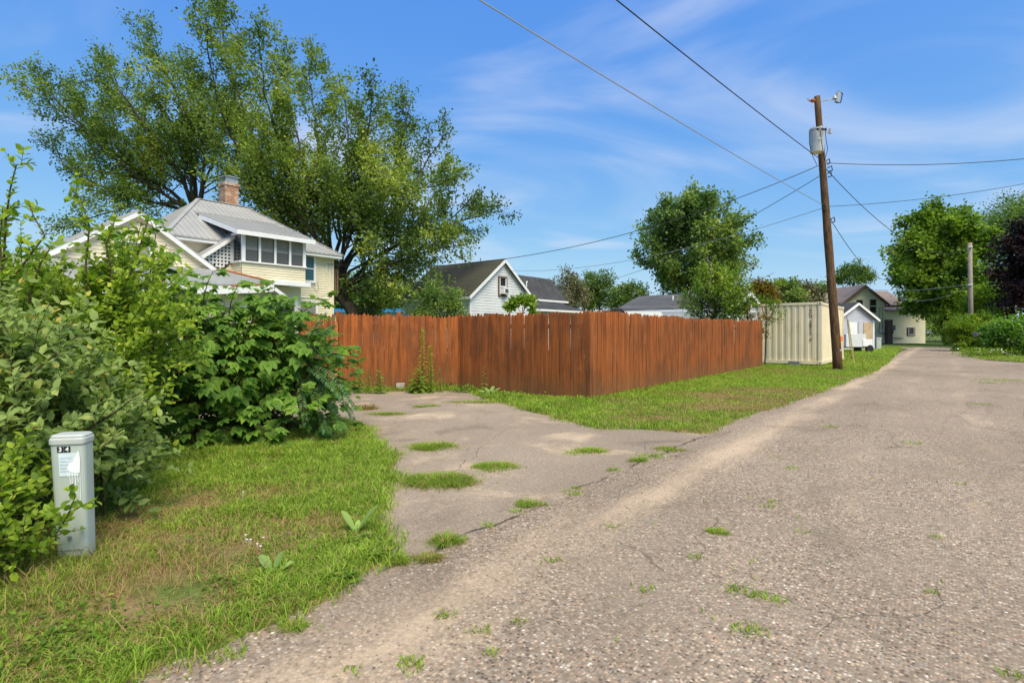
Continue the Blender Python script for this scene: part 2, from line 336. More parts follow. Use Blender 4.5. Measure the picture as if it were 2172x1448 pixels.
def shingle_mat(name, c1, c2, moss=None):
    m, nt, bs, out = nodes(name); b = NB(nt); o = b.obj()
    br = b.n('ShaderNodeTexBrick'); br.inputs['Scale'].default_value = 1; br.inputs['Brick Width'].default_value = .33; br.inputs['Row Height'].default_value = .14; br.inputs['Mortar Size'].default_value = .006
    br.inputs['Color1'].default_value = (*c1, 1); br.inputs['Color2'].default_value = (*c2, 1); br.inputs['Mortar'].default_value = (*[x * .5 for x in c1], 1)
    sep = b.n('ShaderNodeSeparateXYZ'); b.L(o, sep.inputs[0]); cm = b.n('ShaderNodeCombineXYZ'); b.L(b.m('ADD', sep.outputs[0], sep.outputs[1]), cm.inputs[0]); b.L(b.m('MULTIPLY', sep.outputs[2], 1.6), cm.inputs[1]); b.L(cm.outputs[0], br.inputs[0])
    col = b.mix(b.rng(b.noise(o, 1.1, 6, .65), .35, .7, 0, .6), br.outputs[0], moss or tuple(x * .6 for x in c1))
    col = b.mix(b.rng(b.noise(b.mapv(o, (5, 5, .7)), 1., 4), .5, .75, 0, .35), col, tuple(x * .55 for x in c1))
    b.L(col, bs.inputs['Base Color']); bs.inputs['Roughness'].default_value = .9; bs.inputs['Specular IOR Level'].default_value = .2; return m
def bark_mat(name, c1, c2, sc=6):
    m, nt, bs, out = nodes(name); b = NB(nt); o = b.obj(); n = b.noise(b.mapv(o, (3, 3, .6)), sc, 5, .7)
    b.L(b.mix(b.rng(n, .3, .7), c1, c2), bs.inputs['Base Color']); bs.inputs['Roughness'].default_value = .9; bs.inputs['Specular IOR Level'].default_value = .15; b.bump(n, bs, .7, .03); return m
def brick_mat():
    m, nt, bs, out = nodes('old_brick'); b = NB(nt); o = b.obj(); br = b.n('ShaderNodeTexBrick'); br.inputs['Scale'].default_value = 1; br.inputs['Brick Width'].default_value = .21; br.inputs['Row Height'].default_value = .075; br.inputs['Mortar Size'].default_value = .012
    br.inputs['Color1'].default_value = (.36, .13, .05, 1); br.inputs['Color2'].default_value = (.26, .085, .04, 1); br.inputs['Mortar'].default_value = (.42, .33, .25, 1)
    sep = b.n('ShaderNodeSeparateXYZ'); b.L(o, sep.inputs[0]); cm = b.n('ShaderNodeCombineXYZ'); b.L(b.m('ADD', sep.outputs[0], sep.outputs[1]), cm.inputs[0]); b.L(sep.outputs[2], cm.inputs[1]); b.L(cm.outputs[0], br.inputs[0])
    col = b.mix(b.rng(b.noise(o, 3.5, 5, .65), .48, .62, 0, .8), br.outputs[0], (.56, .45, .34)); col = b.mix(b.rng(b.noise(b.mapv(o, loc=(5, 1, 2)), 4.5, 4), .55, .7, 0, .7), col, (.40, .16, .03))
    b.L(col, bs.inputs['Base Color']); bs.inputs['Roughness'].default_value = .9; return m
def glass_mat(name, c, rough=.08):
    m, nt, bs, out = nodes(name); bs.inputs['Base Color'].default_value = (*c, 1); bs.inputs['Roughness'].default_value = rough; bs.inputs['Specular IOR Level'].default_value = .6; return m
M = {}
M['asphalt'] = asphalt_mat(); M['ground'] = soil_mat('ground_cover', 1.1); M['verge'] = soil_mat('verge_soil', .65)
M['fence'] = wood_fence_mat(); M['fence_new'] = paint('fresh_stained_board', (.42, .15, .045), .7, .25, .15, 6); M['rail'] = paint('weathered_rail', (.16, .05, .02), .8, .2, .2, 5)
M['yellow'] = paint('yellow_vinyl_siding', (.76, .68, .49), .5, .35, .05, 1.2, (.55, .46, .31), .25); M['white'] = paint('white_trim', (.80, .80, .80), .45, .4, .04, 3, (.5, .48, .44), .25)
M['whitesiding'] = paint('white_siding', (.66, .67, .68), .55, .3, .05, 1.0, (.48, .48, .47), .3); M['greysiding'] = paint('grey_siding', (.50, .51, .56), .55, .3, .06, 1.2)
M['beige'] = paint('pale_green_siding', (.80, .74, .54), .6, .25, .06, 1.0); M['beigesoffit'] = paint('brown_trim', (.13, .075, .06), .6, .3, .15, 3)
M['metalroof'] = paint('grey_metal_roof', (.36, .355, .34), .42, .45, .07, .8, (.28, .27, .25), .3); M['flatroof'] = shingle_mat('grey_roll_roofing', (.30, .31, .29), (.33, .335, .31), (.22, .23, .21))
M['mossroof'] = shingle_mat('dark_mossy_shingles', (.060, .058, .046), (.085, .080, .060), (.070, .072, .036)); M['darkroof'] = shingle_mat('charcoal_shingles', (.055, .056, .058), (.085, .085, .086)); M['greyshingle'] = shingle_mat('grey_shingles', (.10, .10, .105), (.135, .135, .14)); M['brownroof'] = shingle_mat('brown_shingles', (.25, .20, .175), (.30, .245, .21))
M['brick'] = brick_mat(); M['galv'] = paint('galvanised_metal', (.42, .44, .46), .4, .5, .15, 6, (.2, .2, .2), .3, .55); M['rust'] = paint('rusty_edge', (.40, .12, .035), .85, .2, .3, 12)
M['pane'] = glass_mat('window_glass_dark', (.028, .032, .036)); M['panegrey'] = glass_mat('screened_window', (.085, .085, .08), .3); M['blind'] = paint('window_blind', (.26, .25, .235), .8, .2, .08, 4); M['paneteal'] = glass_mat('teal_curtain_glass', (.02, .09, .10), .15)
M['dark'] = paint('void_shade', (.012, .011, .012), .9, .1); M['black'] = paint('black_plastic', (.02, .02, .022), .45, .4)  # first one: near-black colour standing for shade inside openings
M['pole'] = bark_mat('pole_wood', (.060, .034, .017), (.165, .098, .052), 5); M['polegrey'] = bark_mat('grey_pole_wood', (.20, .17, .13), (.36, .31, .25), 5)
M['bark'] = bark_mat('maple_bark', (.035, .028, .02), (.10, .085, .065)); M['twig'] = bark_mat('shrub_stem', (.06, .04, .025), (.13, .09, .05), 20)
M['container'] = paint('cream_container_paint', (.78, .68, .48), .5, .4, .05, 1.1, (.47, .33, .16), .42); M['pedestal'] = paint('grey_green_enamel', (.42, .475, .435), .42, .45, .05, 5, (.34, .36, .30), .3); M['pedestalcap'] = paint('pale_cap_enamel', (.45, .48, .455), .4, .45, .05, 6)
M['stickerline'] = paint('faded_blue_print', (.42, .55, .66), .5, .4, .12, 20); M['sticker'] = paint('faded_sticker', (.62, .70, .75), .5, .4, .10, 14); M['whitepaint'] = paint('spilled_white_paint', (.80, .83, .86), .4, .4, .03, 8); M['decal'] = paint('black_decal', (.015, .017, .02), .5, .4)
M['tank'] = paint('pale_grey_tank', (.46, .47, .48), .4, .45, .05, 3, (.4, .38, .34), .25); M['wire'] = paint('black_wire', (.025, .025, .028), .6, .3); M['wiregrey'] = paint('grey_wire', (.30, .31, .32), .5, .4, .1, 2)
M['ceramic'] = paint('grey_ceramic', (.40, .41, .42), .3, .5, .1, 8); M['concrete'] = paint('concrete_block', (.42, .38, .32), .9, .2, .15, 14, (.25, .22, .18), .3, bump=.3); M['greyblock'] = paint('grey_block', (.20, .20, .20), .9, .2, .12, 10)
M['blue'] = paint('blue_fascia', (.035, .24, .55), .5, .4, .05); M['plywood'] = paint('weathered_plywood', (.50, .37, .24), .8, .2, .15, 3, (.33, .25, .17), .5); M['orange'] = paint('orange_reflector', (.90, .17, .02), .4, .5, .05); M['brownwood'] = paint('brown_deck_wood', (.20, .13, .08), .8, .2, .2, 8); M['lime'] = paint('moss_green_pole_paint', (.20, .21, .06), .7, .2, .3, 6)
M['shirt'] = M['black']
M['maple'] = leafmat('silver_maple_leaf', [(0, (0.0763, 0.1286, 0.0341)), (0.35, (0.1731, 0.2525, 0.0554)), (0.7, (0.3181, 0.3973, 0.0769)), (1, (0.5597, 0.5608, 0.1191))])
M['maple2'] = leafmat('maple_leaf_deep', [(0, (0.0751, 0.142, 0.0455)), (0.4, (0.1753, 0.2683, 0.0759)), (0.75, (0.3129, 0.3945, 0.0987)), (1, (0.5842, 0.5683, 0.1137))])
M['chestnut'] = leafmat('catalpa_leaf', [(0, (0.069, 0.136, 0.0198)), (0.4, (0.1725, 0.285, 0.0286)), (0.75, (0.3108, 0.4165, 0.0456)), (1, (0.5525, 0.5919, 0.0855))])
M['purple'] = leafmat('purple_leaf', [(0, (0.0148, 0.0082, 0.0097)), (0.5, (0.0329, 0.0136, 0.017)), (1, (0.0822, 0.0299, 0.0365))], .4, .15)
M['far'] = leafmat('distant_leaf', [(0, (0.0504, 0.108, 0.0216)), (0.4, (0.108, 0.189, 0.0396)), (0.75, (0.198, 0.279, 0.054)), (1, (0.36, 0.378, 0.09))], .6, .25)
M['farbrown'] = leafmat('dry_distant_leaf', [(0, (0.104, 0.1105, 0.0585)), (0.5, (0.1885, 0.182, 0.0975)), (1, (0.312, 0.26, 0.156))], .7, .2); M['faryellow'] = leafmat('yellow_distant_leaf', [(0, (.09, .08, .012)), (.5, (.22, .15, .02)), (1, (.36, .16, .03))], .6, .25)
M['lilac'] = leafmat('grey_green_shrub_leaf', [(0, (0.1187, 0.1855, 0.0512)), (0.4, (0.2213, 0.3093, 0.0915)), (0.75, (0.3318, 0.4255, 0.128)), (0.93, (0.4898, 0.5414, 0.1647)), (1, (0.632, 0.4176, 0.0915))])
M['privet'] = leafmat('yellow_green_shrub_leaf', [(0, (0.1035, 0.1898, 0.0207)), (0.4, (0.2156, 0.3277, 0.031)), (0.75, (0.3622, 0.4657, 0.0431)), (0.93, (0.5691, 0.6037, 0.069)), (1, (0.7934, 0.621, 0.0862))])
M['creeper'] = leafmat('dark_palmate_leaf', [(0, (0.0526, 0.1304, 0.0261)), (0.4, (0.1316, 0.2608, 0.0391)), (0.75, (0.263, 0.413, 0.0544)), (1, (0.5021, 0.6303, 0.0761))])
M['sumac'] = leafmat('blue_green_frond', [(0, (0.056, 0.14, 0.056)), (0.5, (0.105, 0.224, 0.091)), (1, (0.224, 0.336, 0.084))])
M['weed'] = leafmat('weed_leaf', [(0, (0.0858, 0.1573, 0.0215)), (0.5, (0.1859, 0.3003, 0.0315)), (0.8, (0.3289, 0.3861, 0.0429)), (1, (0.5148, 0.4719, 0.0715))])
M['mullein'] = leafmat('pale_mullein_leaf', [(0, (.20, .31, .085)), (1, (.34, .46, .13))], .8, .25, .1)
M['grass'] = leafmat('grass_blade', [(0, (0.3553, 0.2027, 0.1024)), (0.22, (0.4807, 0.3143, 0.1609)), (0.38, (0.3553, 0.3244, 0.0878)), (0.55, (0.2299, 0.3345, 0.0365)), (0.8, (0.3031, 0.4461, 0.0513)), (1, (0.4389, 0.5271, 0.0878))], .6, .38, .2)
M['petal'] = paint('white_petal', (.80, .78, .82), .7, .2, .04)
# ------------------------------------------------------------------ ground, alley, verges
def sdist(poly, X, Y):
    """signed distance to a polygon, positive inside"""
    P_ = np.array([(p.x, p.y) for p in poly]); d = np.full(X.shape, 1e9); ins = np.zeros(X.shape, bool)
    for i in range(len(P_)):
        a = P_[i]; c = P_[(i + 1) % len(P_)]; e = c - a; wx = X - a[0]; wy = Y - a[1]
        t = np.clip((wx * e[0] + wy * e[1]) / (e @ e), 0, 1); d = np.minimum(d, np.hypot(wx - e[0] * t, wy - e[1] * t))
        cr = ((a[1] > Y) != (c[1] > Y)) & (X < (c[0] - a[0]) * (Y - a[1]) / (c[1] - a[1] + 1e-12) + a[0]); ins ^= cr
    return np.where(ins, d, -d)
gm = MB(); gm.quad((-900, -300, -.05), (900, -300, -.05), (900, 1500, -.05), (-900, 1500, -.05))
gm.build('ground', M['ground'])['kind'] = 'structure'
am = MB()   # sheet in its own alley frame (x = across, y = along)
am.quad((-2.63, -12, 0), (9, -12, 0), (9, 66, 0), (-2.63, 66, 0)); am.quad((-13.5, .5, 0), (-2.63, .5, 0), (-2.63, 9.75, 0), (-13.5, 9.75, 0)); am.quad((-60, 58, -.004), (60, 58, -.004), (60, 64, -.004), (-60, 64, -.004))
al = am.build('alley', M['asphalt']); al.rotation_euler = (0, 0, -TH); al['kind'] = 'structure'
WUV = lambda u, v: W(u, v)
REG_A = [WUV(-9, -2.5), G(120, 1540), G(330, 1440), G(520, 1350), G(640, 1300), G(760, 1232), G(836, 1186), G(812, 1150), G(818, 1085), G(838, 1010), G(822, 960), G(785, 915), G(735, 884), G(690, 880), WUV(4.6, -9.2), WUV(3.4, -14), WUV(-9, -14)]
REG_B = [G(985, 827), G(1030, 846), G(1100, 866), G(1170, 887), G(1270, 909), G(1390, 913), G(1500, 922), G(1540, 903), G(1605, 876), G(1700, 846), G(1800, 808), G(1850, 789), G(1880, 772), G(1903, 748), G(1912, 738), WUV(58, -3.2), WUV(58, -16), WUV(23.2, -16), WUV(23.2, -6.05), WUV(10.1, -6.05), WUV(10.1, -9.6)]
REG_C = [G(2036, 745), G(2060, 757), G(2110, 769), G(2190, 771), WUV(40, 8.5), WUV(57, 8.5), WUV(57, .2)]
REG_D = [WUV(2, 1.45), WUV(10.5, 1.25), WUV(12.4, 1.0), WUV(13.4, 1.15), WUV(13.9, 2.0), WUV(13.6, 8.5), WUV(2, 8.5)]
REG_E = [WUV(9.9, -9.75), WUV(9.62, -9.3), WUV(9.0, -9.9), WUV(8.3, -10.6), WUV(7.4, -11.5), WUV(6.6, -12.4), WUV(6.2, -13.4), WUV(7.4, -13.4), WUV(8.6, -11.4)]
def edge_f(reg, X, Y, amp=.26, sc=3.4): return sdist(reg, X, Y) + (fbm(X * sc, Y * sc, 3, 4) - .5) * amp
def verge(name, reg, res, box, amp=.26, sc=3.4):
    x0, x1, y0, y1 = box; nx = int((x1 - x0) / res) + 1; ny = int((y1 - y0) / res) + 1
    X, Y = np.meshgrid(np.linspace(x0, x1, nx), np.linspace(y0, y1, ny)); f = edge_f(reg, X, Y, amp, sc)
    Z = np.minimum(f * .35, .022) + (fbm(X * 4, Y * 4, 9, 3) - .5) * .03 * np.clip(f * 6, 0, 1)
    keep = f > -.12; kc = keep[:-1, :-1] & keep[1:, :-1] & keep[:-1, 1:] & keep[1:, 1:]; jj, ii = np.nonzero(kc); idx = lambda j, i: j * nx + i
    FF = np.stack([idx(jj, ii), idx(jj, ii + 1), idx(jj + 1, ii + 1), idx(jj + 1, ii)], 1)
    used, inv = np.unique(FF.ravel(), return_inverse=True); V = np.stack([X.ravel(), Y.ravel(), Z.ravel()], 1)[used]
    me = npmesh(name, V, inv, np.full(len(FF), 4), None, True); me.materials.append(M['verge']); o = put(name, me, None); o['kind'] = 'structure'; return o
verge('grass_verge', REG_A, .05, (-9, -.4, -2, 9)); verge('grass_verge', REG_B, .12, (-2.2, 44, 6.5, 56), .25, 1.6); verge('grass_verge', REG_C, .2, (24, 48, 20, 50), .4, 1.0); verge('grass_verge', REG_D, .1, (2, 16, -2, 12), .2, 2); verge('grass_verge', REG_E, .06, (-8, -1, 10.5, 15), .12, 3)
def blades(name, X, Y, H, Wd, tint, lean=.5, z0=0., flat=0., mat=None, parent=None, ldir=None):
    n = len(X); az = rng.random(n) * 2 * math.pi if ldir is None else ldir; la = np.minimum(lean, 2.2) * (.35 + rng.random(n)); dx = np.cos(az); dy = np.sin(az)
    bx, by = -dy, dx; tw = rng.random(n) * math.pi; sx = np.cos(tw); sy = np.sin(tw)
    Z = np.broadcast_to(z0, (n,)); V = np.zeros((n, 5, 3)); org = ORG[parent.name] if parent is not None else Vector((0, 0, 0))
    V[:, 0] = np.stack([X - sx * Wd / 2, Y - sy * Wd / 2, Z], 1); V[:, 1] = np.stack([X + sx * Wd / 2, Y + sy * Wd / 2, Z], 1)
    mx = X + dx * H * la * .35; my = Y + dy * H * la * .35; mz = Z + H * (.62 - flat * .3)
    V[:, 2] = np.stack([mx - sx * Wd * .4, my - sy * Wd * .4, mz], 1); V[:, 3] = np.stack([mx + sx * Wd * .4, my + sy * Wd * .4, mz], 1)
    V[:, 4] = np.stack([X + dx * H * la, Y + dy * H * la, Z + H * (1 - .35 * la - flat * .5)], 1)
    V -= np.array(org)
    FF = (np.array([0, 1, 3, 2, 2, 3, 4])[None, :] + (np.arange(n) * 5)[:, None]).ravel()
    me = npmesh(name, V.reshape(-1, 3), FF, np.tile([4, 3], n), np.repeat(tint, 5)); me.materials.append(mat or M['grass'])
    return put(name, me, None, parent)
def sample(reg, box, n, amp, sc, fmin=.0):
    x0, x1, y0, y1 = box; X = x0 + rng.random(n) * (x1 - x0); Y = y0 + rng.random(n) * (y1 - y0); f = edge_f(reg, X, Y, amp, sc); k = f > fmin; return X[k], Y[k], f[k]
def blob(X, Y, px, py, rx, ry):
    c = G(px, py); return np.exp(-(((X - c.x) / rx) ** 2 + ((Y - c.y) / ry) ** 2))
def grass_A():
    X, Y, f = sample(REG_A, (-6.5, -.5, 1.7, 8.6), 620000, .26, 3.4, -.10)
    px = CX + X / Y * F; k = (px > -120) & (rng.random(len(X)) < np.clip(3.2 / Y, .22, 1)) & (rng.random(len(X)) < np.where(f > .07, 1, .9 * np.exp((f - .07) / .05))); X, Y, f = X[k], Y[k], f[k]
    pat = fbm(X * 1.6, Y * 1.6, 21, 4); fine = fbm(X * 9, Y * 9, 5, 2)
    dry = 1.1 * blob(X, Y, 500, 1040, .55, .33) + .75 * blob(X, Y, 420, 1075, .35, .25) + .85 * blob(X, Y, 400, 1230, .42, .3) + .7 * blob(X, Y, 320, 1160, .4, .3) + .6 * blob(X, Y, 560, 1150, .5, .25) + .65 * blob(X, Y, 250, 1290, .35, .22) + .5 * blob(X, Y, 690, 1110, .35, .2) + .9 * blob(X, Y, 250, 1100, .35, .4) + .35 * blob(X, Y, 600, 1060, .6, .3)
    lush = np.clip(1 - f / .5, 0, 1) * .45 + .5 * blob(X, Y, 700, 990, 1.2, 1.1) + .4 * blob(X, Y, 450, 990, 1.0, .7)
    g = np.clip(.88 + (pat - .5) * 1.9 + lush - dry * .74, -.3, 1.3); keep = rng.random(len(X)) < np.clip(.30 + .75 * g, .30, 1); X, Y, f, g, fine, dry = (a[keep] for a in (X, Y, f, g, fine, dry))
    n = len(X); tint = np.clip(np.where(rng.random(n) < np.clip(g * .9, .04, .93),   .50 + .36 * rng.random(n) + .55 * (fine - .5) + .35 * (pat[keep] - .5), .05 + .32 * rng.random(n)), 0, 1)
    H = (.035 + .055 * rng.random(n) ** 1.5) * (.45 + .85 * np.clip(g, 0, 1)) * (.8 + .9 * np.clip(fine - .35, 0, 1)); H *= np.where(Y > 6.0, 1.25, 1)
    o = blades('grass', X, Y, H, .0035 + .0035 * rng.random(n) + .0004 * Y, tint, np.where(g < .45, 1.6, 1.05), .004)
    tag(o, 'patchy green and straw coloured grass of the near verge by the grey utility pedestal', 'grass', kind='stuff')
    # long dry stems round the pedestal
    m = 1700; c = G(200, 1225); X = c.x + rng.normal(0, .42, m); Y = c.y + rng.normal(0, .30, m); k = (edge_f(REG_A, X, Y) > .05); X, Y = X[k], Y[k]; n = len(X)
    o = blades('dry_grass', X, Y, .07 + .14 * rng.random(n), .003 + .002 * rng.random(n), np.clip(.08 + .30 * rng.random(n) + .35 * (rng.random(n) < .2), 0, 1), 1.0, .0)
    tag(o, 'long tangled straw stems round the foot of the grey utility pedestal', 'dry grass', kind='stuff')
grass_A()
def grass_B():
    X, Y, f = sample(REG_B, (-2.0, 13.5, 7.0, 23), 900000, .25, 1.6, -.12); u = X * DU.x + Y * DU.y; v = X * DV.x + Y * DV.y
    k = (v > -6.2 - 4 * (u < 10.2)) & (rng.random(len(X)) < np.clip(5.2 / Y, .15, .55)) & (rng.random(len(X)) < np.where(f > .06, 1, np.exp((f - .06) / .06))); X, Y, f, u, v = (a[k] for a in (X, Y, f, u, v))
    pat = fbm(X * .9, Y * .9, 31, 4); fine = fbm(X * 5, Y * 5, 8, 2)
    dry = 1.0 * blob(X, Y, 1560, 850, .9, 1.0) + .8 * blob(X, Y, 1650, 835, 1.2, 1.4) + .55 * blob(X, Y, 1480, 868, .7, .5) + .35 * blob(X, Y, 1400, 890, .6, .3)
    nf = np.exp(-((v + 5.85) / .5) ** 2); g = np.clip(.92 + (pat - .5) * 1.5 - .9 * dry + .3 * nf, 0, 1.3); n = len(X)
    tint = np.clip(np.where(rng.random(n) < np.clip(g, .12, .96), .56 + .32 * rng.random(n) + .5 * (fine - .5) + .35 * (pat - .5) - .10 * nf, .05 + .33 * rng.random(n)), 0, 1)
    H = (.05 + .06 * rng.random(n)) * (.8 + .5 * nf) * (.7 + .5 * np.clip(g, 0, 1)); o = blades('grass', X, Y, H, .006 + .0009 * Y * rng.random(n), tint, .8, .004)
    tag(o, 'green grass strip between the long wooden fence and the alley', 'grass', kind='stuff')
    X, Y, f = sample(REG_B, (10, 42, 17, 52), 420000, .25, 1.6, -.05); u = X * DU.x + Y * DU.y; v = X * DV.x + Y * DV.y; k = (v > -9) & (u > 22.8) & (rng.random(len(X)) < np.clip(9 / Y, .15, 1)); X, Y, f, u, v = (a[k] for a in (X, Y, f, u, v)); n = len(X)
    pat = fbm(X * .6, Y * .6, 77, 3); tint = np.clip(.56 + .3 * rng.random(n) - .45 * np.clip(pat - .55, 0, 1) + .15 * np.clip((u - 32) / 15, 0, 1) - .35 * (rng.random(n) < .12), 0, 1)
    o = blades('grass', X, Y, .06 + .07 * rng.random(n) + .14 * np.clip((u - 36) / 15, 0, 1) * rng.random(n), .012 + .0009 * Y, tint, .7, .004); tag(o, 'green grass round the cream shipping container and utility pole', 'grass', kind='stuff')
    X, Y, f = sample(REG_C, (24, 46, 22, 50), 60000, .4, 1.0, -.05); n = len(X); o = blades('grass', X, Y, .07 + .08 * rng.random(n), .02 + .02 * rng.random(n), np.clip(.5 + .4 * rng.random(n) - .3 * (rng.random(n) < .25), 0, 1), .7, .004); tag(o, 'grass patch below the hedge on the right of the alley', 'grass', kind='stuff')
    X, Y, f = sample(REG_D, (6, 14, 4, 12), 12000, .2, 2, -.03); n = len(X); o = blades('grass', X, Y, .05 + .06 * rng.random(n), .008 + .005 * rng.random(n), np.clip(.55 + .3 * rng.random(n), 0, 1), .9, .004); tag(o, 'sliver of grass at the right edge of the alley', 'grass', kind='stuff')
    X, Y, f = sample(REG_E, (-8, -1, 10.5, 15), 60000, .12, 3, -.05); n = len(X); o = blades('grass', X, Y, .05 + .10 * rng.random(n), .01 + .008 * rng.random(n), np.clip(.45 + .4 * rng.random(n) - .3 * (rng.random(n) < .2), 0, 1), .9, .004); tag(o, 'weedy grass fringe along the foot of the back fence', 'grass', kind='stuff')
grass_B()
# ------------------------------------------------------------------ wooden fence
def picket_mesh(w, h, t):
    b = MB(); c = w * .33; pr = [(-w / 2, 0), (w / 2, 0), (w / 2, h - c), (w / 2 - c, h), (-w / 2 + c, h), (-w / 2, h - c)]
    b.slab([(x, -t / 2, z) for x, z in pr], t, Vector((0, 1, 0))); return b
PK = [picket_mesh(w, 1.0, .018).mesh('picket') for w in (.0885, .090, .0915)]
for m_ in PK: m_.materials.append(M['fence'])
def run_pickets(parent, a, b, height, side, pitch=.0945, tops=None, name='picket', start=0.):
    a = Vector(a); b = Vector(b); d = (b - a); L_ = d.length; d.normalize(); ang = math.atan2(d.y, d.x); n = max(1, round((L_ - start) / pitch)); pitch = (L_ - start) / n; out = Vector((side.x, side.y, 0))
    for i in range(n):
        s = start + (i + .5) * pitch; p = a + d * s; h = height(s / L_) + random.uniform(-.03, .02)
        o = bpy.data.objects.new(name, random.choice(PK)); link(o); o.parent = parent
        o.location = p + out * (.03 + random.uniform(-.004, .004)) + Vector((0, 0, .02)) - ORG[parent.name]; o.scale = (1, 1, h)
        o.rotation_euler = (random.uniform(-.006, .006), random.gauss(0, .003), ang + random.uniform(-.02, .02))
def rails_posts(parent, a, b, side, h=1.83, posts=(0, 1), top=1.87):
    a = Vector(a); b = Vector(b); d = (b - a).normalized(); out = Vector((side.x, side.y, 0))
    for z in (.32, .98, 1.55): MB().bar(a + UPZ * z - out * .005, b + UPZ * z - out * .005, .038, .085).build('rail', M['rail'], parent)
    for t in posts:
        p = a.lerp(b, t) - out * .07; MB().box(p + UPZ * (top / 2), .09, .09, top, (d, out, UPZ)).build('post', M['fence'], parent, bevel=.006)
C1 = W(9.87, -5.81); C0 = W(9.87, -9.58); C2 = W(23.3, -5.82); LB = P(716, 0, 13.35); LB.z = 0; LA = P(632, 0, 12.95); LA.z = 0
fen = thing('wooden_fence', 'long rust-red picket fence turning the corner along the alley', 'fence', C1)
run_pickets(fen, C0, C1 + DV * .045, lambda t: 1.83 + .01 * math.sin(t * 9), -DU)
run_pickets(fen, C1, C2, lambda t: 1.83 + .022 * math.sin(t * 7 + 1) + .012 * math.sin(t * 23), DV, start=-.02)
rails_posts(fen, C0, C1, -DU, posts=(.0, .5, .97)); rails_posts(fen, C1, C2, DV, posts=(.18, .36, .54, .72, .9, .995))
bd = (C0 - LB).normalized(); bn = Vector((bd.y, -bd.x, 0))
fb = thing('wooden_fence', 'short rust-red picket fence at the back of the paved driveway', 'fence', LB)
run_pickets(fb, LB, C0, lambda t: 1.86 - .05 * t, bn, pitch=.0895, start=.05); rails_posts(fb, LB, C0, bn, posts=(.0, .5), top=1.92)
gd = (LB - LA).normalized(); gn = Vector((gd.y, -gd.x, 0))
gt = thing('wooden_gate', 'rust-red picket gate leaf left of the pale upright board', 'gate', LA)
run_pickets(gt, LA, LB - gd * .06, lambda t: 1.86 - .04 * t, gn); rails_posts(gt, LA, LB - gd * .06, gn, posts=())
bp = LB + bn * .07 - bd * .03
pb = MB(); pb.slab([bp + bd * x + UPZ * z for x, z in ((-.055, .02), (.055, .02), (.05, .5), (.055, 1.55), (.035, 1.68), (-.02, 1.69), (-.05, 1.6), (-.055, .8))], .025, -bn)
tag(pb.build('loose_board', M['fence_new'], loc=bp), 'paler orange board standing upright at the gate opening', 'board')
gp = P(583, 0, 14.2); gp.z = 0
g2 = thing('wooden_fence', 'stub of rust-red fence behind the dark bush beside the house door', 'fence', gp)
run_pickets(g2, gp - Vector((.55, .0, 0)), gp + Vector((.12, .0, 0)), lambda t: 1.86 + .0 * t, Vector((0, -1, 0))); MB().box(gp + Vector((.02, .06, .99)), .1, .1, 1.98).build('post', M['fence'], g2, bevel=.006); MB().bar(gp + Vector((-.55, .02, 1.5)), gp + Vector((.12, .02, 1.5)), .038, .085).build('rail', M['rail'], g2)
# ------------------------------------------------------------------ house building helpers
def clip_band(poly, z0, z1):
    def cl(pl, zc, up):
        r = []
        for i in range(len(pl)):
            a, c = pl[i], pl[(i + 1) % len(pl)]; ia = (a[1] >= zc) if up else (a[1] <= zc); ic = (c[1] >= zc) if up else (c[1] <= zc)
            if ia: r.append(a)
            if ia != ic: t = (zc - a[1]) / (c[1] - a[1]); r.append((a[0] + (c[0] - a[0]) * t, zc))
        return r
    q = cl(poly, z0, True); return cl(q, z1, False) if len(q) > 2 else []
def siding(mb, o, s, out, poly, pitch=.115, lap=.016):
    o = Vector(o); z = min(p[1] for p in poly); zt = max(p[1] for p in poly)
    while z < zt - 1e-4:
        q = clip_band(poly, z, min(z + pitch, zt))
        if len(q) > 2:
            vs = [o + s * a + UPZ * c + out * (.003 + lap * (1 - (c - z) / pitch)) for a, c in q]; mb.quad(*vs)
            lo = [a for a, c in q if abs(c - z) < 1e-6]
            if len(lo) > 1: a, c = min(lo), max(lo); mb.quad(o + s * a + UPZ * z, o + s * c + UPZ * z, o + s * c + UPZ * z + out * (lap + .003), o + s * a + UPZ * z + out * (lap + .003))
        z += pitch
def ribs(mb, poly, along, pitch=.23, w=.035, h=.022):
    poly = [Vector(p) for p in poly]; n = (poly[1] - poly[0]).cross(poly[2] - poly[0]).normalized()
    if n.z < 0: n = -n
    e2 = (along - n * along.dot(n)).normalized(); e1 = e2.cross(n); o = poly[0]; q = [((p - o).dot(e1), (p - o).dot(e2)) for p in poly]; x = math.floor(min(a for a, _ in q) / pitch) * pitch + pitch * .5; xm = max(a for a, _ in q)
    while x < xm:
        ys = []
        for i in range(len(q)):
            a, c = q[i], q[(i + 1) % len(q)]
            if (a[0] - x) * (c[0] - x) < 0: t = (x - a[0]) / (c[0] - a[0]); ys.append(a[1] + (c[1] - a[1]) * t)
        if len(ys) >= 2 and max(ys) - min(ys) > .08: mb.bar(o + e1 * x + e2 * min(ys) + n * h / 2, o + e1 * x + e2 * max(ys) + n * h / 2, w, h, e1)
        x += pitch
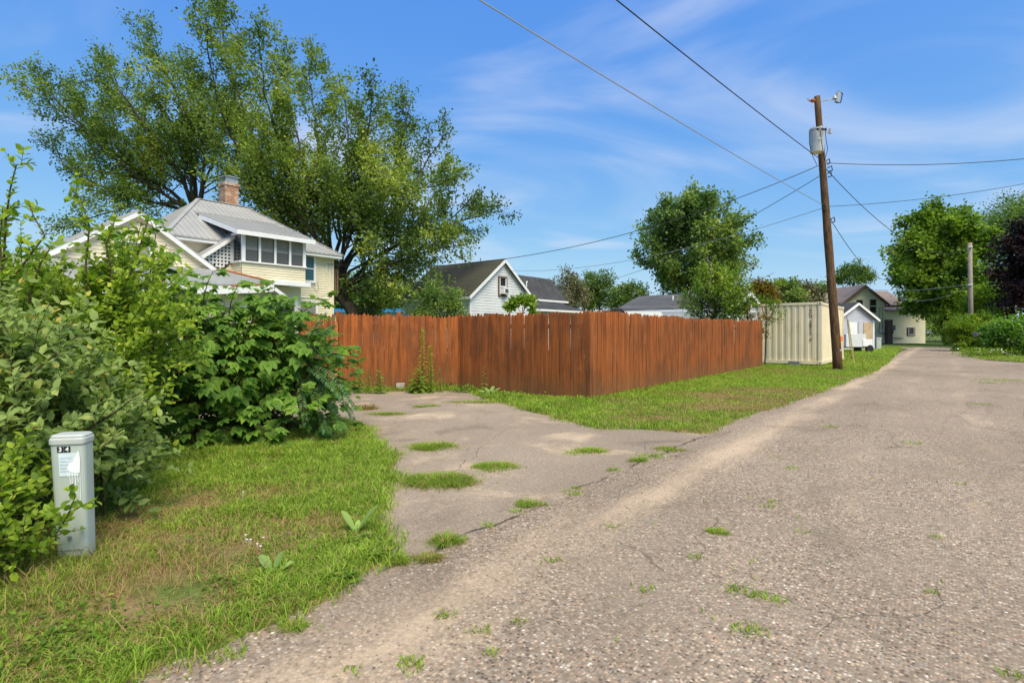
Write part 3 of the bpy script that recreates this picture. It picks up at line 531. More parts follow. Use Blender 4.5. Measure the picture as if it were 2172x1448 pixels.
def window(parent, o, s, out, a, b, z0, z1, fr='white', pane='pane', fw=.07, dep=.05, rail=True, blind=None, name='window', sill=False):
    """frame standing proud of the wall; glass and blind are sub-parts"""
    o = Vector(o); ax = (s, out, UPZ); f = MB(); c = lambda x, z, y: o + s * x + UPZ * z + out * y
    f.box(c((a + b) / 2, z1 - fw / 2, dep / 2), b - a, dep, fw, ax); f.box(c((a + b) / 2, z0 + fw / 2, dep / 2), b - a, dep, fw, ax)
    for x in (a + fw / 2, b - fw / 2): f.box(c(x, (z0 + z1) / 2, dep / 2 - .001), fw, dep, z1 - z0 - 2 * fw, ax)
    if rail: f.box(c((a + b) / 2, (z0 + z1) / 2, dep * .35), b - a - 2 * fw, dep * .6, .045, ax)
    if sill: f.box(c((a + b) / 2, z0 - .02, dep * .7), b - a + .1, dep * 1.4, .038, ax)
    w = f.build(name, M[fr], parent)
    g = MB(); y = .024; g.quad(c(a + fw * .5, z0 + fw * .5, y), c(b - fw * .5, z0 + fw * .5, y), c(b - fw * .5, z1 - fw * .5, y), c(a + fw * .5, z1 - fw * .5, y)); g.build('pane', M[pane], w)
    if blind: g = MB(); y = .026; zb = z1 - (z1 - z0) * blind; g.quad(c(a + fw * .8, zb, y), c(b - fw * .8, zb, y), c(b - fw * .8, z1 - fw * .8, y), c(a + fw * .8, z1 - fw * .8, y)); g.build('blind', M['blind'], w)
    return w
def uS(u, v): return W(u, v)
# ------------------------------------------------------------------ yellow house
def yellow_house():
    H = thing('yellow_house', 'two storey pale yellow house with grey metal hip roof and brick chimney', 'house', W(12, -24))
    nD = -DU
    # main block
    mb = MB(); siding(mb, uS(8.2, -22.9), DU, DV, [(0, 0), (6.84, 0), (6.84, 5.05), (0, 5.05)]); siding(mb, uS(8.2, -22.9), -DV, nD, [(0, 0), (7.1, 0), (7.1, 5.05), (0, 5.05)]); siding(mb, uS(15.04, -30), DV, DU, [(0, 0), (7.1, 0), (7.1, 5.05), (0, 5.05)]); mb.build('wall', M['yellow'], H)
    MB().box(W(15.05, -22.885, 2.55), .09, .09, 5.0, (DU, DV, UPZ)).build('corner_trim', M['yellow'], H)
    e = 5.06; E = [W(7.8, -22.45, e), W(15.36, -22.45, e), W(15.36, -30.4, e), W(7.8, -30.4, e)]; R1 = W(10.5, -26.45, 7.42); R2 = W(12.72, -26.45, 7.42)
    rf = MB(); faces = [[E[0], E[1], R2, R1], [E[3], E[0], R1], [E[1], E[2], R2], [E[2], E[3], R1, R2]]
    for q in faces: rf.slab(q, .05, Vector((0, 0, -1)))
    roof = rf.build('roof', M['metalroof'], H); rb = MB()
    for q, al_ in zip(faces, (-DV, DU, -DU, DV)): ribs(rb, q, al_ + UPZ * .6)
    for a, c in ((E[0], R1), (E[1], R2), (R1, R2)): rb.bar(a + UPZ * .02, c + UPZ * .02, .16, .03)
    tag(rb.build('roof_rib', M['metalroof'], roof), None, kind='stuff')
    so = MB()
    so.bar(W(7.85, -22.5, e - .10), W(15.31, -22.5, e - .10), .025, .13); so.bar(W(7.85, -22.5, e - .10), W(7.85, -30.3, e - .10), .025, .13); so.slab([W(7.85, -22.52, e - .16), W(15.31, -22.52, e - .16), W(15.31, -22.95, e - .16), W(7.85, -22.95, e - .16)], .02); so.bar(W(15.31, -22.5, e - .10), W(15.31, -30.3, e - .10), .025, .13)
    so.build('fascia', M['white'], H)
    # chimney
    cc = W(12.04, -26.85, 0); ax = (DU, DV, UPZ); ch = MB().box(cc + UPZ * 7.7, .62, .62, 1.56, ax).box(cc + UPZ * 8.42, .70, .70, .13, ax).build('chimney', M['brick'], roof)
    cp = MB()
    for i in (-1, 1):
        for j in (-1, 1): cp.box(cc + UPZ * 8.62 + DU * (i * .27) + DV * (j * .27), .03, .03, .28, ax)
    cp.box(cc + UPZ * 8.53, .56, .56, .06, ax); cp.box(cc + UPZ * 8.775, .70, .70, .035, ax); cp.quad(*[cc + UPZ * z + DU * x + DV * .28 for x, z in ((-.27, 8.56), (.27, 8.56), (.27, 8.75), (-.27, 8.75))]); cp.build('chimney_cap', M['galv'], roof)
    # gable wing
    pk = (6.30, 5.36); mb = MB(); siding(mb, uS(0, -20.5), DU, DV, [(4.15, 2.6), (8.45, 2.6), (8.45, 3.80), (6.3, 5.28), (4.15, 3.80)]); siding(mb, uS(8.45, -20.5), -DV, DU, [(0, 2.6), (2.4, 2.6), (2.4, 3.8), (0, 3.8)]); mb.build('wall', M['yellow'], H)
    gr = MB(); sl = [(3.82, 3.64), pk, (8.78, 3.64)]
    qa = [W(sl[0][0], -20.34, sl[0][1]), W(pk[0], -20.34, pk[1]), W(pk[0], -25.2, pk[1]), W(sl[0][0], -25.2, sl[0][1])]; qb = [W(sl[2][0], -20.34, sl[2][1]), W(pk[0], -20.34, pk[1]), W(pk[0], -25.2, pk[1]), W(sl[2][0], -25.2, sl[2][1])]
    gr.slab(qa, .04, Vector((0, 0, -1))); gr.slab(qb, .04, Vector((0, 0, -1))); g = gr.build('wing_roof', M['metalroof'], H); rb = MB(); ribs(rb, qa, DU + UPZ * .7); ribs(rb, qb, -DU + UPZ * .7); tag(rb.build('roof_rib', M['metalroof'], g), None, kind='stuff')
    for a in (sl[0], sl[2]): MB().bar(W(a[0], -20.32, a[1] - .14), W(pk[0], -20.32, pk[1] - .13), .03, .13).build('barge_board', M['white'], g)
    window(H, uS(0, -20.48), DU, DV, 5.9, 6.7, 3.35, 4.35, pane='panegrey', rail=True, blind=.5)
    # upstairs glazed porch
    mb = MB(); u0, u1, vp = 10.07, 12.75, -21.4; siding(mb, uS(u0, vp), DU, DV, [(0, 3.52), (u1 - u0, 3.52), (u1 - u0, 4.16), (0, 4.16)], .10); siding(mb, uS(u0, vp), -DV, nD, [(0, 3.52), (1.5, 3.52), (1.5, 4.16), (0, 4.16)], .10); siding(mb, uS(u1, vp), -DV, DU, [(0, 3.52), (1.5, 3.52), (1.5, 5.3), (0, 5.3)], .10)
    por = mb.build('porch_wall', M['yellow'], H); t = MB()
    t.box(W((u0 + u1) / 2, vp, 5.27), u1 - u0, .1, .10, ax); t.box(W((u0 + u1) / 2, vp + .02, 4.17), u1 - u0 + .05, .14, .06, ax)
    n = 4; pw = (u1 - u0 - .12) / n
    for i in range(n + 1): t.box(W(u0 + .06 + i * pw, vp + .003, 4.71), .085 if i in (1, 2, 3) else .13, .1, 1.03, ax)
    t.box(W(u0, vp - .75, 4.71), .1, .07, 1.03, ax); t.box(W(u0, vp - .4, 5.27), .1, .75, .10, ax); t.box(W(u0 - .02, vp - .4, 4.17), .14, .8, .06, ax)
    t.box(W((u0 + u1) / 2 + .03, vp + .03, 3.43), u1 - u0 + .32, .2, .17, ax); t.slab([W(u0 - .1, vp + .12, 3.52), W(u1 + .2, vp + .12, 3.52), W(u1 + .2, vp - 1.4, 3.52), W(u0 - .1, vp - 1.4, 3.52)], .04); t.build('porch_trim', M['white'], H)
    for i in range(n):
        a = u0 + .06 + i * pw + .04; window(H, uS(0, vp - .035), DU, DV, a, a + pw - .08, 4.21, 5.21, fr='black', pane='panegrey', fw=.035, dep=.03, rail=True, blind=.55, name='porch_window')
    window(H, uS(u0 + .03, vp), -DV, nD, .1, .68, 4.21, 5.21, fr='black', pane='pane', fw=.035, dep=.02, name='porch_window')
    q = [W(9.72, -21.02, 5.34), W(13.0, -21.02, 5.34), W(13.3, -24.9, 6.52), W(9.72, -24.9, 6.52)]; pr = MB().slab(q, .05, Vector((0, 0, -1))).build('porch_roof', M['metalroof'], H); rb = MB(); ribs(rb, q, -DV + UPZ * .3); rb.bar(q[3], q[2], .12, .04); tag(rb.build('roof_rib', M['metalroof'], pr), None, kind='stuff')
    fz = MB(); fz.bar(W(9.72, -21.03, 5.23), W(13.0, -21.03, 5.23), .03, .17); fz.bar(W(9.73, -21.03, 5.23), W(9.73, -24.4, 6.24), .03, .17); fz.slab([W(9.75, -21.05, 5.20), W(12.98, -21.05, 5.20), W(12.98, -21.6, 5.35), W(9.75, -21.6, 5.35)], .02); fz.build('fascia', M['white'], pr)
    # covered stair with lattice
    vl = -22.2; A = PV(497, 497, vl); Bq = PV(428, 543, vl); C_ = PV(466, 572, vl); D = PV(497, 551, vl); la = MB()
    tri = [uv_of(p)[0:1] + (p.z,) for p in (A, Bq, C_, D)]
    def inside(u, z):
        s = None
        for i in range(4):
            a, c = tri[i], tri[(i + 1) % 4]; cr = (c[0] - a[0]) * (z - a[1]) - (c[1] - a[1]) * (u - a[0])
            if s is None: s = cr > 0
            elif (cr > 0) != s: return False
        return True
    def seg(p0, p1):
        k = [i for i in range(41) if inside(p0[0] + (p1[0] - p0[0]) * i / 40, p0[1] + (p1[1] - p0[1]) * i / 40)]
        if len(k) > 2: a, c = k[0] / 40, k[-1] / 40; return (p0[0] + (p1[0] - p0[0]) * a, p0[1] + (p1[1] - p0[1]) * a), (p0[0] + (p1[0] - p0[0]) * c, p0[1] + (p1[1] - p0[1]) * c)
    us = [p[0] for p in tri]; zs = [p[1] for p in tri]; x = min(us)
    while x < max(us):
        r = seg((x, min(zs)), (x, max(zs)))
        if r: la.bar(W(r[0][0], vl, r[0][1]), W(r[1][0], vl, r[1][1]), .062, .012, DU)
        x += .135
    z = min(zs)
    while z < max(zs):
        r = seg((min(us), z), (max(us), z))
        if r: la.bar(W(r[0][0], vl + .012, r[0][1]), W(r[1][0], vl + .012, r[1][1]), .012, .062, DV)
        z += .135
    tag(la.build('lattice', M['white'], H), None, kind='stuff')
    MB().slab([W(tri[i][0], vl - .10, tri[i][1]) for i in range(4)], .02, -DV).build('stairwell_shade', M['dark'], H)  # near-black sheet painting in the shade of the open stairwell behind the lattice
    ua, za = tri[0]; ub, zb = tri[1]; dx = ub - ua; dz = zb - za
    s0 = (ua + .08, za + .10); s1 = (ua + dx * 1.12, za + dz * 1.12 + .10)
    MB().slab([W(s0[0], vl + .22, s0[1]), W(s1[0], vl + .22, s1[1]), W(s1[0], -22.88, s1[1]), W(s0[0], -22.88, s0[1])], .05, Vector((0, 0, -1))).build('stair_roof', M['metalroof'], H)
    MB().bar(W(s0[0], vl + .23, s0[1] - .11), W(s1[0], vl + .23, s1[1] - .11), .025, .12).build('barge_board', M['white'], H)
    mb = MB(); siding(mb, uS(0, vl - .02), DU, DV, [(8.9, 2.9), (10.07, 2.9), (10.07, 4.16), (tri[2][0] + .12, tri[2][1] - .05), (8.9, 3.2)], .10); mb.build('wall', M['yellow'], H)
    # ground floor under the porch
    vw = -21.95; mb = MB(); siding(mb, uS(0, vw), DU, DV, [(9.2, 0), (12.86, 0), (12.86, 3.36), (9.2, 3.36)], .10); siding(mb, uS(12.86, vw), -DV, DU, [(0, 0), (.95, 0), (.95, 3.36), (0, 3.36)], .10); mb.build('wall', M['yellow'], H)
    d = MB(); dz0, dz1 = .55, 2.78
    d.box(W(12.62, vw + .04, (dz0 + dz1) / 2), .14, .08, dz1 - dz0, ax); d.box(W(11.62, vw + .04, (dz0 + dz1) / 2), .14, .08, dz1 - dz0, ax); d.box(W(12.12, vw + .04, dz1 + .06), 1.14, .08, .13, ax); door = d.build('door', M['white'], H)
    MB().box(W(12.12, vw + .02, 1.45), .86, .04, 1.7, ax).build('door_leaf', M['white'], door); MB().quad(*[W(u, vw + .046, z) for u, z in ((11.74, 2.0), (12.52, 2.0), (12.52, 2.7), (11.74, 2.7))]).build('pane', M['pane'], door); MB().quad(*[W(u, vw + .046, z) for u, z in ((11.74, .75), (12.52, .75), (12.52, 1.92), (11.74, 1.92))]).build('pane', M['pane'], door); MB().quad(*[W(u, vw + .05, z) for u, z in ((11.76, 1.95), (11.88, 1.95), (11.88, 2.7), (11.76, 2.7))]).build('curtain', M['paneteal'], door)
    a0, a1 = PV(583, 611, -20.9), PV(607, 629, -20.9); aw = MB().slab([a0 + UPZ * .06, a1 + UPZ * .06, a1 + UPZ * .06 - DV * 1.0, a0 + UPZ * .06 - DV * 1.0], .04, Vector((0, 0, -1))).build('door_canopy', M['metalroof'], H); MB().bar(a0 - UPZ * .03, a1 - UPZ * .03, .03, .13).build('barge_board', M['white'], aw)
    # low addition in front
    lz = lambda u: 2.72 + .045 * (u - 5.95) + .075 * max(0, u - 8); us = [1.5, 3, 4.5, 6, 7.5, 8.6, 9.28]; rm = MB()
    top = [W(u - (.06 * (u - 1.5)), -20.48, 3.58 + .012 * (u - 1.5)) for u in us]; bot = [W(u, -17.5, lz(u) + .10) for u in us]
    for i in range(len(us) - 1): rm.slab([bot[i], bot[i + 1], top[i + 1], top[i]], .05, Vector((0, 0, -1)))
    adr = rm.build('addition_roof', M['flatroof'], H)
    for i in range(len(us) - 1): MB().bar(W(us[i], -17.5, lz(us[i]) - .08), W(us[i + 1], -17.5, lz(us[i + 1]) - .08), .03, .24).build('fascia', M['white'], adr)
    MB().bar(top[-1] + UPZ * .02, bot[-1] + UPZ * .02, .10, .05).build('rusty_drip_edge', M['rust'], adr); MB().bar(W(7.9, -17.478, lz(7.9) + .055), W(9.15, -17.478, lz(9.15) + .055), .012, .045).build('rusty_drip_edge', M['rust'], adr); MB().bar(W(9.29, -17.5, lz(9.28) - .08), W(9.2, -19.2, lz(9.2) + .3), .03, .24).build('fascia', M['white'], adr)
    mb = MB(); siding(mb, uS(0, -17.95), DU, DV, [(1.6, 0), (8.95, 0), (8.95, 2.78), (1.6, 2.6)]); siding(mb, uS(8.95, -17.95), -DV, DU, [(0, 0), (2.6, 0), (2.6, 3.3), (0, 2.8)]); siding(mb, uS(1.6, -17.95), -DV, nD, [(0, 0), (6, 0), (6, 3.2), (0, 2.6)]); mb.build('wall', M['yellow'], H); MB().box(W(8.96, -17.935, 1.4), .09, .09, 2.75, ax).build('corner_trim', M['white'], H)
    # right part windows
    window(H, uS(0, -22.885), DU, DV, 13.2, 14.15, 3.68, 4.98, pane='paneteal', fw=.11, dep=.06, sill=False); window(H, uS(0, -22.885), DU, DV, 13.15, 14.25, 1.35, 2.85, pane='panegrey', fw=.11, dep=.06, blind=.6)
    MB().tube([W(14.72, -22.86, 4.2), W(14.72, -22.86, 4.6), W(14.8, -22.86, 4.72), W(14.88, -22.86, 4.6), W(14.88, -22.86, 3.1), W(14.8, -22.86, 3.0), W(13.1, -22.86, 3.0)], .022, 6).build('conduit', M['white'], H)
    MB().tube([W(13.2, -22.86, 3.72), W(13.7, -22.86, 3.6), W(14.0, -22.86, 3.55), W(14.2, -22.86, 3.3), W(14.3, -22.86, 3.45), W(14.25, -22.86, 3.8)], .008, 4).build('cable', M['wiregrey'], H)
    bl = MB(); c0 = W(15.12, -23.3, 0)
    bl.slab([W(15.06, -23.2, 3.3), W(15.55, -23.2, 3.3), W(15.55, -26, 3.3), W(15.06, -26, 3.3)], .12); bal = bl.build('balcony', M['brownwood'], H)
    for i in range(4): MB().box(W(15.12 + .13 * i, -23.18, 3.85), .09, .03, 1.15, ax).build('slat', M['brownwood'], bal)
    MB().bar(W(15.06, -23.2, 4.42), W(15.55, -23.2, 4.42), .05, .06).build('handrail', M['brownwood'], bal)
yellow_house()
# ------------------------------------------------------------------ white house with mossy roof, and its dark roofed wing house
def gable_house(H, u0, u1, v0, v1, eave, peak, wall, roof, trim='white', over=.3, pitch=.17, base=0.):
    """ridge across the alley (along v); gable wall at v0 faces the alley"""
    um = (u0 + u1) / 2; mb = MB(); siding(mb, uS(0, v0), DU, DV, [(u0, base), (u1, base), (u1, eave), (um, peak), (u0, eave)], pitch, .02); mb.build('wall', M[wall], H)
    mb = MB(); siding(mb, uS(u0, v0), -DV, -DU, [(0, base), (v0 - v1, base), (v0 - v1, eave), (0, eave)], pitch, .02); mb.build('wall', M[wall], H); mb = MB(); siding(mb, uS(u1, v0), -DV, DU, [(0, base), (v0 - v1, base), (v0 - v1, eave), (0, eave)], pitch, .02); mb.build('wall', M[wall], H)
    sl = (peak - eave) / (um - u0); pz = peak + .12; ez = eave - sl * over + .12; va, vb = v0 + over * .8, v1 - over
    r = MB().slab([W(u0 - over, va, ez), W(um, va, pz), W(um, vb, pz), W(u0 - over, vb, ez)], .07, Vector((0, 0, -1))).slab([W(u1 + over, va, ez), W(um, va, pz), W(um, vb, pz), W(u1 + over, vb, ez)], .07, Vector((0, 0, -1))).build('roof', M[roof], H)
    for a in (u0 - over, u1 + over): MB().bar(W(a, va + .02, ez - .15), W(um, va + .02, pz - .15), .03, .18).build('barge_board', M[trim], r); MB().bar(W(a, va, ez - .13), W(a, vb, ez - .13), .03, .15).build('fascia', M[trim], r)
    MB().slab([W(u0 - over, va, ez - .18), W(u0, va, ez - .18 + .0), W(u0, vb, ez - .18), W(u0 - over, vb, ez - .18)], .02).build('soffit', M[trim], r)
    return r
wh = thing('white_house', 'white gabled house with a dark mossy roof behind the back fence', 'house', W(27.3, -25.5)); gable_house(wh, 24.26, 30.4, -22.54, -28.6, 3.72, 6.05, 'whitesiding', 'mossroof')
MB().box(W(24.25, -22.53, 1.8), .12, .12, 3.7, (DU, DV, UPZ)).build('corner_trim', M['white'], wh)
ww = window(wh, uS(0, -22.52), DU, DV, 26.85, 27.75, 3.72, 5.02, fr='beigesoffit', pane='pane', fw=.11, dep=.06, rail=False); MB().box(W(27.3, -22.47, 4.36), .7, .05, .06, (DU, DV, UPZ)).build('sash', M['white'], ww); f_ = MB()
for u in (26.99, 27.61): f_.box(W(u, -22.475, 4.37), .06, .045, 1.06, (DU, DV, UPZ))
f_.build('sash', M['white'], ww); ac = MB().box(W(27.3, -22.33, 4.07), .46, .36, .38, (DU, DV, UPZ)).build('air_conditioner', M['white'], ww, bevel=.02); MB().quad(*[W(27.3 + x, -22.145, 4.07 + z) for x, z in ((-.17, -.13), (.17, -.13), (.17, .13), (-.17, .13))]).build('grille', M['panegrey'], ww)
window(wh, uS(0, -22.52), DU, DV, 25.5, 27.2, 1.6, 2.6, fr='beigesoffit', pane='pane', fw=.1); window(wh, uS(24.245, -22.54), -DV, -DU, 3.6, 5.0, 1.6, 2.62, fr='beigesoffit', pane='pane', fw=.1)
w2 = thing('dark_roofed_house', 'second white house behind with charcoal roof and low lean-to', 'house', W(35, -26.5)); mb = MB(); siding(mb, uS(0, -25.3), DU, DV, [(30.9, 0), (38.6, 0), (38.6, 4.0), (30.9, 4.0)], .17); siding(mb, uS(30.9, -25.3), -DV, -DU, [(0, 0), (3.4, 0), (3.4, 4), (1.7, 5.8), (0, 4)], .17); mb.build('wall', M['whitesiding'], w2)
r2 = MB().slab([W(30.6, -25, 4.05), W(39.0, -25, 4.05), W(39.2, -27, 6.02), W(30.6, -27, 6.02)], .08, Vector((0, 0, -1))).slab([W(30.6, -29, 4.05), W(39.0, -29, 4.05), W(39.2, -27, 6.02), W(30.6, -27, 6.02)], .08, Vector((0, 0, -1))).build('roof', M['darkroof'], w2); MB().bar(W(30.6, -24.98, 3.93), W(39.0, -24.98, 3.93), .03, .16).build('fascia', M['white'], r2)
for a in (33.6, 34.5): MB().tube([W(a, -26.0, 4.95), W(a, -26.0, 5.35), W(a + .12, -26.0, 5.42)], .05, 8).build('vent_pipe', M['white'], r2)
lr = MB().slab([W(30.6, -22.3, 3.1), W(37.3, -22.3, 3.1), W(37.9, -25.2, 3.85), W(30.6, -25.2, 3.85)], .08, Vector((0, 0, -1))).build('lean_to_roof', M['darkroof'], w2); MB().bar(W(30.6, -22.28, 2.98), W(37.3, -22.28, 2.98), .03, .15).build('fascia', M['white'], lr); mb = MB(); siding(mb, uS(0, -22.7), DU, DV, [(30.9, 0), (37.0, 0), (37.0, 3.05), (30.9, 3.05)], .17); mb.build('wall', M['whitesiding'], w2)
bb = thing('blue_roofed_shop', 'low white building with a bright blue roof edge behind the maple', 'building', P(780, 704, 52) * 1); ORG[bb.name] = bb.location.copy()
o_ = P(690, 0, 52); o_.z = 0; MB().box(o_ + Vector((4.2, 3, 1.65)), 9.2, 6, 3.3).build('wall', M['whitesiding'], bb); MB().box(o_ + Vector((4.2, 2.9, 3.48)), 9.5, 6.4, .36).build('fascia', M['blue'], bb); MB().box(o_ + Vector((6.9, -.03, 1.9)), 3.2, .1, 2.2).build('shopfront', M['greyblock'], bb)
# ------------------------------------------------------------------ grey roofed garage, vehicles behind the fence
ga = thing('grey_garage', 'low white garage with a grey shingle roof behind the long fence', 'garage', W(30.8, -11)); gable_house(ga, 27.9, 33.7, -8.4, -14.4, 2.62, 3.5, 'whitesiding', 'greyshingle', over=.25, pitch=.14); window(ga, uS(0, -8.38), DU, DV, 28.9, 29.7, 1.2, 2.3)
MB().tube([W(29.5, -12, 2.95), W(29.5, -12, 3.45)], .05, 8).build('vent_pipe', M['white'], ga); ant = W(28.4, -11.2, 0); MB().tube([ant + UPZ * 0, ant + UPZ * 3.3, ant + UPZ * 3.5 + DU * .15], .018, 5).tube([ant + UPZ * 3.3 - DV * .3, ant + UPZ * 3.36 + DV * .3], .012, 4).build('antenna', M['wire'], ga)
def wheel(mb, c, ax, r, w):
    mb.tube([c - ax * w / 2, c + ax * w / 2], r, 16)
def trailer(name, label, cat, c, d, L_, Wd, h0, h1, mat, round_=.25):
    n = Vector((d.y, -d.x, 0)); t = thing(name, label, cat, c); pr = [(-L_ / 2, h0), (L_ / 2, h0), (L_ / 2, h1 - round_), (L_ / 2 - round_, h1), (-L_ / 2 + round_, h1), (-L_ / 2, h1 - round_)]
    MB().slab([c + d * x + UPZ * z - n * Wd / 2 for x, z in pr], Wd, n).build('body', M[mat], t, bevel=.04)
    for s in (-1, 1):
        w = MB(); wheel(w, c + n * s * (Wd / 2 - .05) + UPZ * .33 - d * .2, n, .33, .2); w.build('wheel', M['black'], t)
    MB().bar(c + d * (L_ / 2) + UPZ * .45, c + d * (L_ / 2 + 1) + UPZ * .45, .08, .08).build('hitch', M['galv'], t); return t
trailer('camper_trailer', 'white camper trailer whose top shows over the fence before the garage', 'trailer', W(25.6, -10.2), DV, 5.2, 2.1, .45, 2.28, 'white'); trailer('covered_trailer', 'low pale trailer with a rounded top peeking over the long fence', 'trailer', P(1352, 0, 21.5).xy.to_3d(), Vector((1, .05, 0)).normalized(), 2.0, 1.5, .4, 2.16, 'white', .35)
sv = thing('black_van', 'black van roof just showing over the long fence', 'van', P(1302, 0, 27).xy.to_3d()); c = ORG[sv.name]; d_ = Vector((1, .1, 0)).normalized(); n_ = Vector((d_.y, -d_.x, 0))
pr = [(-2.2, .35), (2.1, .35), (2.2, 1.1), (1.5, 1.25), (.55, 2.3), (.2, 2.47), (-.55, 2.47), (-.7, 2.40), (-2.2, 2.2)]
MB().slab([c + d_ * (x * .5) + UPZ * z - n_ * .85 for x, z in pr], 1.7, n_).build('body', M['black'], sv, bevel=.08)
for x in (-.7, .7):
    for s in (-1, 1): w_ = MB(); wheel(w_, c + d_ * x + n_ * s * .8 + UPZ * .34, n_, .34, .2); w_.build('wheel', M['black'], sv)
MB().slab([c + d_ * x + UPZ * z + n_ * .86 for x, z in ((-.9, 1.5), (.3, 1.5), (.2, 2.2), (-.9, 2.1))], .01, n_).build('window', M['pane'], sv)
# ------------------------------------------------------------------ shipping container
def text_mesh(name, cu):
    t = bpy.data.objects.new('text_source', cu); link(t); bpy.context.view_layer.update()
    me = bpy.data.meshes.new_from_object(t.evaluated_get(bpy.context.evaluated_depsgraph_get())); bpy.data.objects.remove(t)
    if not me.materials: me.materials.append(cu.materials[0])
    return link(bpy.data.objects.new(name, me))
def container():
    u0, u1, vr, vl = 25.4, 31.46, -4.03, -6.47; z0, z1 = .10, 2.66; H = thing('shipping_container', 'cream corrugated steel shipping container standing behind the fence end', 'container', W(28.4, -5.25))
    def corr(a, b, out, n, dep=.028):
        d = (b - a); L_ = d.length; d = d / L_; p = L_ / n; pts = []
        for i in range(n):
            s = i * p; pts += [(s, 0), (s + p * .42, 0), (s + p * .52, -dep), (s + p * .90, -dep)]
        pts.append((L_, 0)); m = MB()
        for i in range(len(pts) - 1):
            (s0, y0), (s1, y1) = pts[i], pts[i + 1]; m.quad(*[a + d * s + out * y + UPZ * z for s, y, z in ((s0, y0, z0 + .14), (s1, y1, z0 + .14), (s1, y1, z1 - .10), (s0, y0, z1 - .10))])
        return m
    i = .03; corr(W(u0 + i, vl + .1), W(u0 + i, vr - .1), -DU, 9).build('end_wall', M['container'], H); corr(W(u0 + .1, vr - i), W(u1 - .1, vr - i), DV, 22, .022).build('side_wall', M['container'], H); corr(W(u0 + .1, vl + i), W(u1 - .1, vl + i), -DV, 22, .022).build('side_wall', M['container'], H); corr(W(u1 - i, vl + .1), W(u1 - i, vr - .1), DU, 9).build('door_wall', M['container'], H)
    MB().slab([W(u0 + .02, vl + .02, z1 - .02), W(u1 - .02, vl + .02, z1 - .02), W(u1 - .02, vr - .02, z1 - .02), W(u0 + .02, vr - .02, z1 - .02)], .04).build('roof_panel', M['container'], H); ax = (DU, DV, UPZ)
    for u in (u0 + .06, u1 - .06):
        for v in (vr - .06, vl + .06):
            MB().box(W(u, v, (z0 + z1) / 2), .12, .12, z1 - z0 - .24, ax).build('corner_post', M['container'], H)
            for z in (z0 + .06, z1 - .05):
                cst = MB().box(W(u, v, z), .165, .165, .12, ax).build('corner_casting', M['container'], H, bevel=.008)
                for o2, s2, t2 in ((-DU if u < 28 else DU, DV, .084), (DV if v > -5 else -DV, DU, .084)): MB().slab([W(u, v, z) + o2 * (t2 + .001) + s2 * (.03 * math.cos(k * math.pi / 4)) + UPZ * (.028 * math.sin(k * math.pi / 4)) for k in range(8)], .003, o2).build('casting_hole_shade', M['dark'], cst)  # flat dark discs on the castings, shade of the holes put in as colour
    for v in (vr - .04, vl + .04):
        MB().bar(W(u0 + .14, v, z1 - .05), W(u1 - .14, v, z1 - .05), .07, .10, DV).build('top_rail', M['container'], H); MB().bar(W(u0 + .14, v, z0 + .07), W(u1 - .14, v, z0 + .07), .07, .14, DV).build('bottom_rail', M['container'], H)
    for u in (u0 + .04, u1 - .04):
        MB().bar(W(u, vl + .14, z1 - .05), W(u, vr - .14, z1 - .05), .07, .10, DU).build('top_rail', M['container'], H); MB().bar(W(u, vl + .14, z0 + .07), W(u, vr - .14, z0 + .07), .07, .14, DU).build('bottom_rail', M['container'], H)
    cu = bpy.data.curves.new('lettering', 'FONT'); cu.body = 'L\nY\nC\nU\n\n3\n0\n9\n1\n1\n7\n\n8'; cu.size = .15; cu.offset = .003; cu.space_line = .71; cu.align_x = 'CENTER'; cu.extrude = .001; cu.materials.append(M['decal'])
    t = text_mesh('lettering', cu); t.parent = H; t.location = W(u0 + .022, vr - .42, 2.34) - ORG[H.name]
    t.matrix_basis = Matrix.Translation(t.location) @ Matrix(((DV.x, 0, -DU.x), (DV.y, 0, -DU.y), (0, 1, 0))).to_4x4(); t['label'] = 'vertical black code LYCU 309117 8'; t['kind'] = 'stuff'
    for k, v in enumerate((vl + .5, vr - .3)): tag(MB().box(W(u0 + .3, v, .05), .4, .3, .1, ax).build('support_block', M['greyblock'], loc=W(u0 + .3, v)), ['grey support block under the fence side of the container', 'grey support block under the pole side of the container'][k], 'block')
    tag(MB().box(W(u0 - .14, -5.02, .11), .2, .42, .2, ax).build('concrete_block', M['greyblock'], loc=W(u0 - .14, -5.02), bevel=.008), 'grey concrete block leaning at the foot of the container end', 'block')
container()
def pole_thing(name, label, a, b, r0, r1, mat):
    t = MB().tube([a, b], [r0, r1], 6); return tag(t.build(name, M[mat], loc=a), label, 'pole')
a = G(1812, 772); pole_thing('leaning_pole', 'mossy green pole leaning on the far corner of the container', a, P(1799, 678, 27.2), .036, .024, 'lime'); pole_thing('leaning_pole', 'thin rusty rod leaning beside the mossy pole on the container', G(1806, 762), P(1796, 670, 27.6), .018, .015, 'rust')
